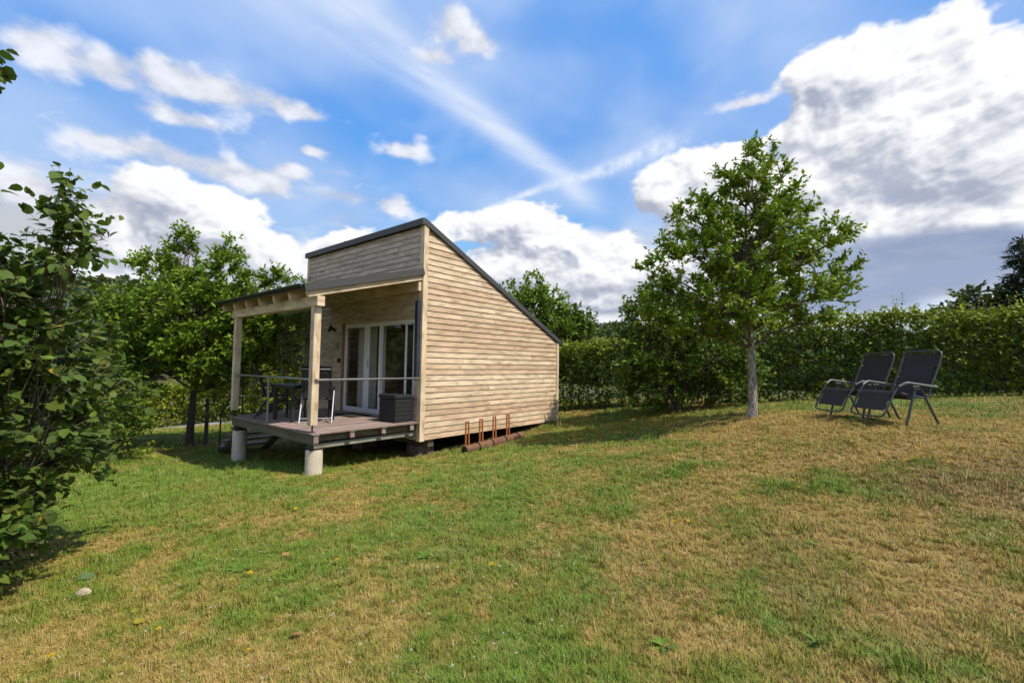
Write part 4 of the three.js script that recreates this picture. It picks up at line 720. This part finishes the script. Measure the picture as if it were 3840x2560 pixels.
// ------------------------------------------------------------------ hedges
function hedge(name, label, A, B, o) {
  const r = rng(o.seed), L = new Leaves(), T = new Wood(), S = new Wood(), len = Math.hypot(B[0] - A[0], B[1] - A[1]), ux = (B[0] - A[0]) / len, uz = (B[1] - A[1]) / len, t = thing(name, label, 'hedge', [A[0], 0, A[1]]);
  const place = (s, v, y) => { const x = ux * s - uz * v, z = uz * s + ux * v; return [x, ground(A[0] + x, A[1] + z) + y, z]; };
  const topAt = (s) => o.h * (0.97 + (fbm(s * 0.7, 3, o.seed, 3) - 0.5) * 0.22), bulge = (s, y) => (fbm(s * 1.5, y * 1.5, o.seed, 3) - 0.5) * 0.5;
  const n = Math.round(len * o.clumps), col = [];
  for (let i = 0; i < n; i++) {
    const s = r() * len, h = topAt(s), face = r(); let y, v;
    if (face < 0.6) { y = r() ** 0.92 * h; v = o.side * (o.w / 2 - r() ** 2 * 0.35 + bulge(s, y)); } else if (face < 0.8) { y = h - r() ** 2 * 0.3; v = (r() - 0.5) * o.w; } else { y = r() * h; v = (r() - 0.5) * o.w - o.side * 0.1; }
    if (fbm(s * 2.2, y * 2.2, o.seed + v, 2) < o.holes) continue;
    const p = place(s, v, Math.max(0.08, y)), q = ball(r), dir = unit([-uz * v * 1.2 + q[0] * 0.7, 0.35 + q[1] * 0.5, ux * v * 1.2 + q[2] * 0.7]);
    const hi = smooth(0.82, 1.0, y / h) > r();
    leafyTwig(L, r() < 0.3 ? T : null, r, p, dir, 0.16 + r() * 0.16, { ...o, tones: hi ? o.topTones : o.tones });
  }
  for (let i = 0; i < len * o.shoots; i++) { // long shoots over the clipped top
    const s = r() * len, p = place(s, (r() - 0.5) * o.w * 0.8, topAt(s) - 0.1), k = 0.15 + r() ** 2.2 * 0.55;
    leafyTwig(L, T, r, p, unit([(r() - 0.5) * 0.5, 1, (r() - 0.5) * 0.5]), k, { ...o, len: o.len * 0.72, tones: o.topTones });
  }
  for (let s = 0.2; s < len; s += 0.28 + r() * 0.25) { const p = place(s, (r() - 0.5) * 0.2, -0.05), e = place(s + (r() - 0.5) * 0.5, (r() - 0.5) * 0.4, topAt(s) * 0.85); S.tube(bend(p, e, 0, 4), 0.022, 0.008, 5); for (let k = 0; k < 4; k++) { const m = place(s, 0, 0.3 + r() * 1.2), e2 = place(s + (r() - 0.5), o.side * o.w * 0.4, 0.6 + r() * 1.3); T.tube([m, e2], 0.008, 0.003, 3); } }
  part('stems', S.geometry(), bark, t); part('twigs', T.geometry(), twigMat, t); part('foliage', L.geometry(), leafMat, t); return t;
}
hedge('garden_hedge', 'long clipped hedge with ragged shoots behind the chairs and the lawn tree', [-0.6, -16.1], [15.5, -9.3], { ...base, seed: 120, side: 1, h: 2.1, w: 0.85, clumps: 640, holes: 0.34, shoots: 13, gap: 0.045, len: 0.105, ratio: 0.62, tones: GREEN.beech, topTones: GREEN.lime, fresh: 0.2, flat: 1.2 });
hedge('roadside_hedge', 'low yellow-green hedge along the far side of the gravel drive', [-15, -17.9], [-4.5, -21.2], { ...base, seed: 121, side: 1, h: 1.7, w: 1.2, clumps: 560, holes: 0.26, shoots: 6, gap: 0.06, len: 0.14, ratio: 0.6, tones: GREEN.lime, topTones: GREEN.lime, fresh: 0.2 });
// shrubs beyond the terrace
tree('yellow_shrub', 'yellow-green shrub seen between the terrace posts', 'bush', -9.0, -17.2, { ...base, seed: 131, clumps: 420, per: 4, twigLen: 0.34, gap: 0.06, len: 0.13, ratio: 0.55, tones: GREEN.lime, rise: 0.3, limb: 0.03, lobes: [[0, 1.4, 0, 1.4, 1.1, 1.1], [1.0, 2.4, 0, 1.0, 0.9, 0.9], [-0.9, 2.6, 0, 1.0, 1.0, 0.9], [1.4, 3.1, 0, 0.6, 0.5, 0.5]] });
tree('copper_shrub', 'dark copper-leaved shrub seen under the terrace roof beside the front wall', 'bush', -7.4, -17.6, { ...base, seed: 132, clumps: 260, per: 4, twigLen: 0.3, gap: 0.06, len: 0.12, ratio: 0.6, tones: GREEN.copper, rise: 0.3, limb: 0.03, lobes: [[0, 1.0, 0, 1.1, 0.9, 0.9], [0.3, 2.1, 0, 0.8, 0.7, 0.7]] });
// trees behind the cabin and beyond the hedge
const backTree = (label, x, z, seed, k, lobes, tones, wood, extra = {}) => tree('garden_tree', label, 'tree', x, z, { ...base, seed, clumps: k, per: 5, twigLen: 0.42, gap: 0.075, len: 0.17, ratio: 0.65, tones, rise: 0.5, limb: 0.05, twig: 0.004, trunk: { h: 4.6, r: 0.13, clear: 0.2 }, lobes, ...extra }, 'trees beyond the hedge');
backTree('round leafy tree rising right behind the low end of the cabin roof', 0.8, -20, 141, 330, [[0, 3.7, 0, 1.3, 1.1, 1.2], [-0.9, 4.2, 0, 0.8, 0.8, 0.8], [0.1, 5.0, 0, 0.55, 0.55, 0.6], [0.7, 4.3, 0, 0.7, 0.7, 0.7], [1.0, 3.0, 0, 0.9, 0.8, 0.8], [-0.6, 2.6, 0, 1.0, 0.8, 0.9]], GREEN.maple);
backTree('smaller round tree to the right of the leafy tree behind the cabin', 2.75, -21, 142, 200, [[0, 3.0, 0, 0.9, 0.8, 0.8], [-0.2, 3.75, 0, 0.6, 0.5, 0.6], [0.5, 3.4, 0, 0.5, 0.5, 0.5], [0.2, 2.1, 0, 0.9, 0.7, 0.8]], GREEN.deep, null, { trunk: { h: 3.4, r: 0.1, clear: 0.2 } });
const wide = { per: 4, twigLen: 0.8, gap: 0.17, len: 0.4, limb: 0.09, twig: 0.008 };
backTree('distant rounded tree over the right end of the hedge', 33.0, -32, 143, 380, [[0, 7.4, 0, 2.2, 1.9, 2], [-1.5, 6.4, 0, 1.3, 1.2, 1.4], [1.7, 7.8, 0, 1.6, 1.4, 1.4], [-2.4, 5.4, 0, 1.0, 1.2, 1.1], [0, 5, 0, 2, 1.6, 2]], GREEN.far, null, { ...wide, trunk: { h: 7.5, r: 0.2, clear: 0.2 } });
{ // the spruce at the right edge
  const x = 34.7, z = -30.6, y = ground(x, z), t = thing('spruce_tree', 'tall dark spruce at the right edge beyond the hedge', 'tree', [x, y, z], 0, 'trees beyond the hedge');
  const r = rng(150), L = new Leaves(), T = new Wood(), H = 13.2; T.tube([[0, -0.2, 0], [0.05, 4, 0], [0, H, 0]], 0.28, 0.03, 8);
  for (let h = 1; h < H - 0.2; h += 0.32) { const R = (H - h) * 0.27 + 0.2; for (let k = 0; k < 8; k++) { const a = r() * 6.283, q = R * (0.75 + r() * 0.35), d = [Math.cos(a), -0.16, Math.sin(a)], e = [d[0] * q, h + d[1] * q, d[2] * q]; T.tube([[0, h, 0], e], 0.04, 0.01, 3); for (let s = 0.25; s < 1; s += 0.22 / q + 0.02) for (const m of [-1, 0, 1]) leafyTwig(L, null, r, [e[0] * s, h + d[1] * q * s, e[2] * s], unit([d[0] - m * d[2] * 0.9, -0.25, d[2] + m * d[0] * 0.9]), 0.45, { gap: 0.16, len: 0.4, ratio: 0.3, tones: GREEN.fir, flat: 1, fresh: 0.1, droop: 0.25 }); } }
  part('trunk', T.geometry(), bark, t); part('crown', L.geometry(), leafMat, t);
}
{ // woods on the far slopes, one mass
  const r = rng(160), kinds = [0, 1, 2].map((i) => { const L = new Leaves(), q = rng(161 + i); for (let k = 0; k < 230; k++) { const b = ball(q), s = 0.75 + q() * 0.3, c = [b[0] * s, Math.abs(b[1]) * s * 1.2 + 0.3, b[2] * s]; for (let m = 0; m < 3; m++) { const d = ball(q), n = unit([b[0] + d[1] * 0.6, b[1] + 0.5, b[2] + d[0] * 0.6]), dd = unit([d[0], d[1] * 0.5, d[2]]), tone = 0.75 + q() * 0.5; L.leaf(c, dd, n, 0.34, 0.24, [tone, tone, tone]); } } return L.geometry(); });
  const lists = [[], [], []], m = new THREE.Matrix4(), q = new THREE.Quaternion(), c = new THREE.Color();
  for (let i = 0; i < 5200; i++) {
    const a = mix(-62, 62, r()) * Math.PI / 180, d = 75 + 190 * Math.sqrt(r()), x = Math.sin(a) * d, z = -Math.cos(a) * d;
    if (fbm(x * 0.03, z * 0.03, 7, 2) < 0.38 && d < 150) continue;
    const s = 3.2 + r() * 2.4; q.setFromAxisAngle(new THREE.Vector3(0, 1, 0), r() * 6.28);
    const k = GREEN.far[Math.floor(r() * 3)], w = 0.85 + r() * 0.5; lists[i % 3].push([m.compose(new THREE.Vector3(x, ground(x, z) - 0.5, z), q, new THREE.Vector3(s, s * (1 + r() * 0.5), s)).clone(), c.setRGB(k[0] * w * 1.1, k[1] * w, k[2] * w).clone()]);
  }
  lists.forEach((l, i) => { const im = shade(new THREE.InstancedMesh(kinds[i], leafMat, l.length)); im.name = numbered('far_woodland'); l.forEach(([mm, cc], k) => { im.setMatrixAt(k, mm); im.setColorAt(k, cc); }); im.userData = { kind: 'stuff', label: 'dark green woodland covering the far hills', category: 'woodland', group: 'far woodland' }; scene.add(im); });
}

// ------------------------------------------------------------------ small things in the grass
{
  const r = rng(200);
  // weeds: rosettes of broad leaves
  const spots = [[-2.28, 3.96, 'low rosette of broad green leaves in the middle of the lawn, left of centre', 1], [-0.72, 4.0, 'green rosette of dandelion leaves in the lawn below the cabin', 0.9], [-1.75, 3.75, 'small broad-leaved weed rosette between two larger ones', 0.7], [0.85, 2.55, 'upright leafy weed near the bottom edge, right of centre', 0.8], [1.62, 2.45, 'leafy weed tuft in the dry grass at the lower right', 0.8], [0.62, 3.45, 'loose pale green weed among purple clover', 0.6], [2.3, 3.5, 'small green weed in the brown patch below the chairs', 0.6]];
  for (const [x, d, label, k] of spots) {
    const L = new Leaves(), t = thing('weed_rosette', label, 'weed', [x, ground(x, -d), -d], r() * 6, 'weeds in the lawn');
    for (let i = 0; i < 13; i++) { const a = i * 2.4 + r() * 0.5, up = 0.25 + r() * 0.7, dd = unit([Math.cos(a), up, Math.sin(a)]), n = unit([-Math.cos(a) * up, 1, -Math.sin(a) * up]); const tone = 0.8 + r() * 0.5; L.broad([0, 0.005, 0], dd, n, (0.07 + r() * 0.07) * k, (0.026 + r() * 0.018) * k, [0.13 * tone, 0.25 * tone, 0.02 * tone]); }
    part('leaves', L.geometry(), leafMat, t);
  }
  // fallen leaves
  const fallen = (label, x, d, c, s, turn) => { const L = new Leaves(); L.broad([0, 0, 0], [1, 0.1, 0], unit([-0.1, 1, 0.25]), s, s * 0.75, c); const t = thing('fallen_leaf', label, 'leaf', [x, ground(x, -d) + 0.045, -d], turn, 'leaves fallen on the lawn'); part('blade', L.geometry(), leafMat, t); part('stalk', rod([-0.03, 0.002, 0], [0.002, 0, 0], 0.0015, 5), twigMat, t); };
  fallen('green fallen leaf lying on the dry grass at the lower left', -3.62, 3.92, [0.15, 0.24, 0.09], 0.13, 0.4);
  fallen('dark curled fallen leaf near the bottom left corner', -3.3, 2.98, [0.07, 0.1, 0.05], 0.08, 2.2);
  fallen('yellow fallen leaf near the bare earth patch at the lower left', -2.55, 3.2, [0.42, 0.33, 0.03], 0.07, 1.0);
  fallen('orange-brown fallen leaf in the grass at the bottom, left of centre', -1.3, 2.95, [0.5, 0.22, 0.07], 0.085, 2.9);
  fallen('small tan fallen leaf in the grass above the broad-leaved weeds', -2.05, 4.2, [0.5, 0.27, 0.09], 0.07, 0.2);
  { // pale stone
    const g = new THREE.IcosahedronGeometry(0.05, 2), p = g.attributes.position; for (let i = 0; i < p.count; i++) { const v = new THREE.Vector3().fromBufferAttribute(p, i), k = 0.85 + noise3(v.x * 40, v.y * 40, v.z * 40) * 0.35; p.setXYZ(i, v.x * k, v.y * k * 0.7, v.z * k * 0.85); } g.computeVertexNormals();
    const x = -3.34, d = 3.68, s = part(numbered('stone'), g, std(lin(0.62, 0.5, 0.33), 0.9, { map: speck }), scene, [x, ground(x, -d) + 0.035, -d]); tag(s, 'small pale stone lying below the green fallen leaf', 'stone');
  }
  // flower heads in the turf, too small and many to count
  const flower = (name, label, size, petals, color, list) => {
    const P = new Leaves(); for (let i = 0; i < petals; i++) { const a = i / petals * 6.283; P.leaf([0, 0, 0], unit([Math.cos(a), 0.35, Math.sin(a)]), unit([-Math.cos(a) * 0.4, 1, -Math.sin(a) * 0.4]), size, size * 0.6, [1, 1, 1]); P.leaf([0, 0.002, 0], unit([Math.cos(a + 0.4), 1.1, Math.sin(a + 0.4)]), unit([-Math.cos(a), 0.9, -Math.sin(a)]), size * 0.7, size * 0.5, [1, 1, 1]); }
    const im = shade(new THREE.InstancedMesh(P.geometry(), leafMat, list.length)), m = new THREE.Matrix4(), q = new THREE.Quaternion(), c = new THREE.Color(); im.name = numbered(name);
    list.forEach(([x, d, h, k], i) => { q.setFromEuler(new THREE.Euler((r() - 0.5) * 0.6, r() * 6, (r() - 0.5) * 0.6)); im.setMatrixAt(i, m.compose(new THREE.Vector3(x, ground(x, -d) + h, -d), q, new THREE.Vector3(k, k, k))); const w = 0.8 + r() * 0.35; im.setColorAt(i, c.setRGB(color[0] * w, color[1] * w, color[2] * w)); });
    im.userData = { kind: 'stuff', label, category: 'flowers' }; scene.add(im);
  };
  const around = (list, n, cx, cd, rx, rd, h) => { for (let i = 0; i < n; i++) { const a = r() * 6.283, k = Math.sqrt(r()); list.push([cx + Math.cos(a) * k * rx, cd + Math.sin(a) * k * rd, h * (0.7 + r() * 0.6), 0.7 + r() * 0.6]); } return list; };
  const y = around([], 420, 1.9, 9.8, 1.6, 0.9, 0.09); around(y, 60, 1.4, 12, 1.4, 0.8, 0.09); around(y, 60, 2.6, 9.0, 0.8, 0.35, 0.07); around(y, 16, 4.6, 4.9, 0.5, 0.3, 0.06); around(y, 14, 2.5, 5, 0.7, 0.8, 0.06); around(y, 10, 2.9, 6.4, 1.2, 0.6, 0.06); around(y, 25, -2, 5, 2.5, 2.4, 0.05); around(y, 8, 1.45, 4.1, 0.12, 0.4, 0.09);
  flower('yellow_flowers', 'small yellow flowers scattered in the turf by the tree shadow', 0.023, 6, [0.72, 0.5, 0.02], y);
  const w = around([], 230, -0.9, 3.6, 1.8, 1.5, 0.05); around(w, 70, 0.2, 5.4, 1.2, 1.2, 0.05);
  flower('white_clover', 'small white clover heads sprinkled over the greener turf', 0.0085, 6, [0.7, 0.68, 0.6], w);
  const p = around([], 40, 0.95, 3.1, 0.35, 0.4, 0.055); around(p, 26, 2.3, 3.55, 0.35, 0.25, 0.055); around(p, 14, 2.0, 6.1, 0.6, 0.3, 0.06); around(p, 40, 2.2, 9.4, 1.3, 0.5, 0.06);
  flower('purple_clover', 'small purple clover heads in the dry turf', 0.0095, 6, [0.36, 0.08, 0.18], p);
}

renderer.render(scene, camera);
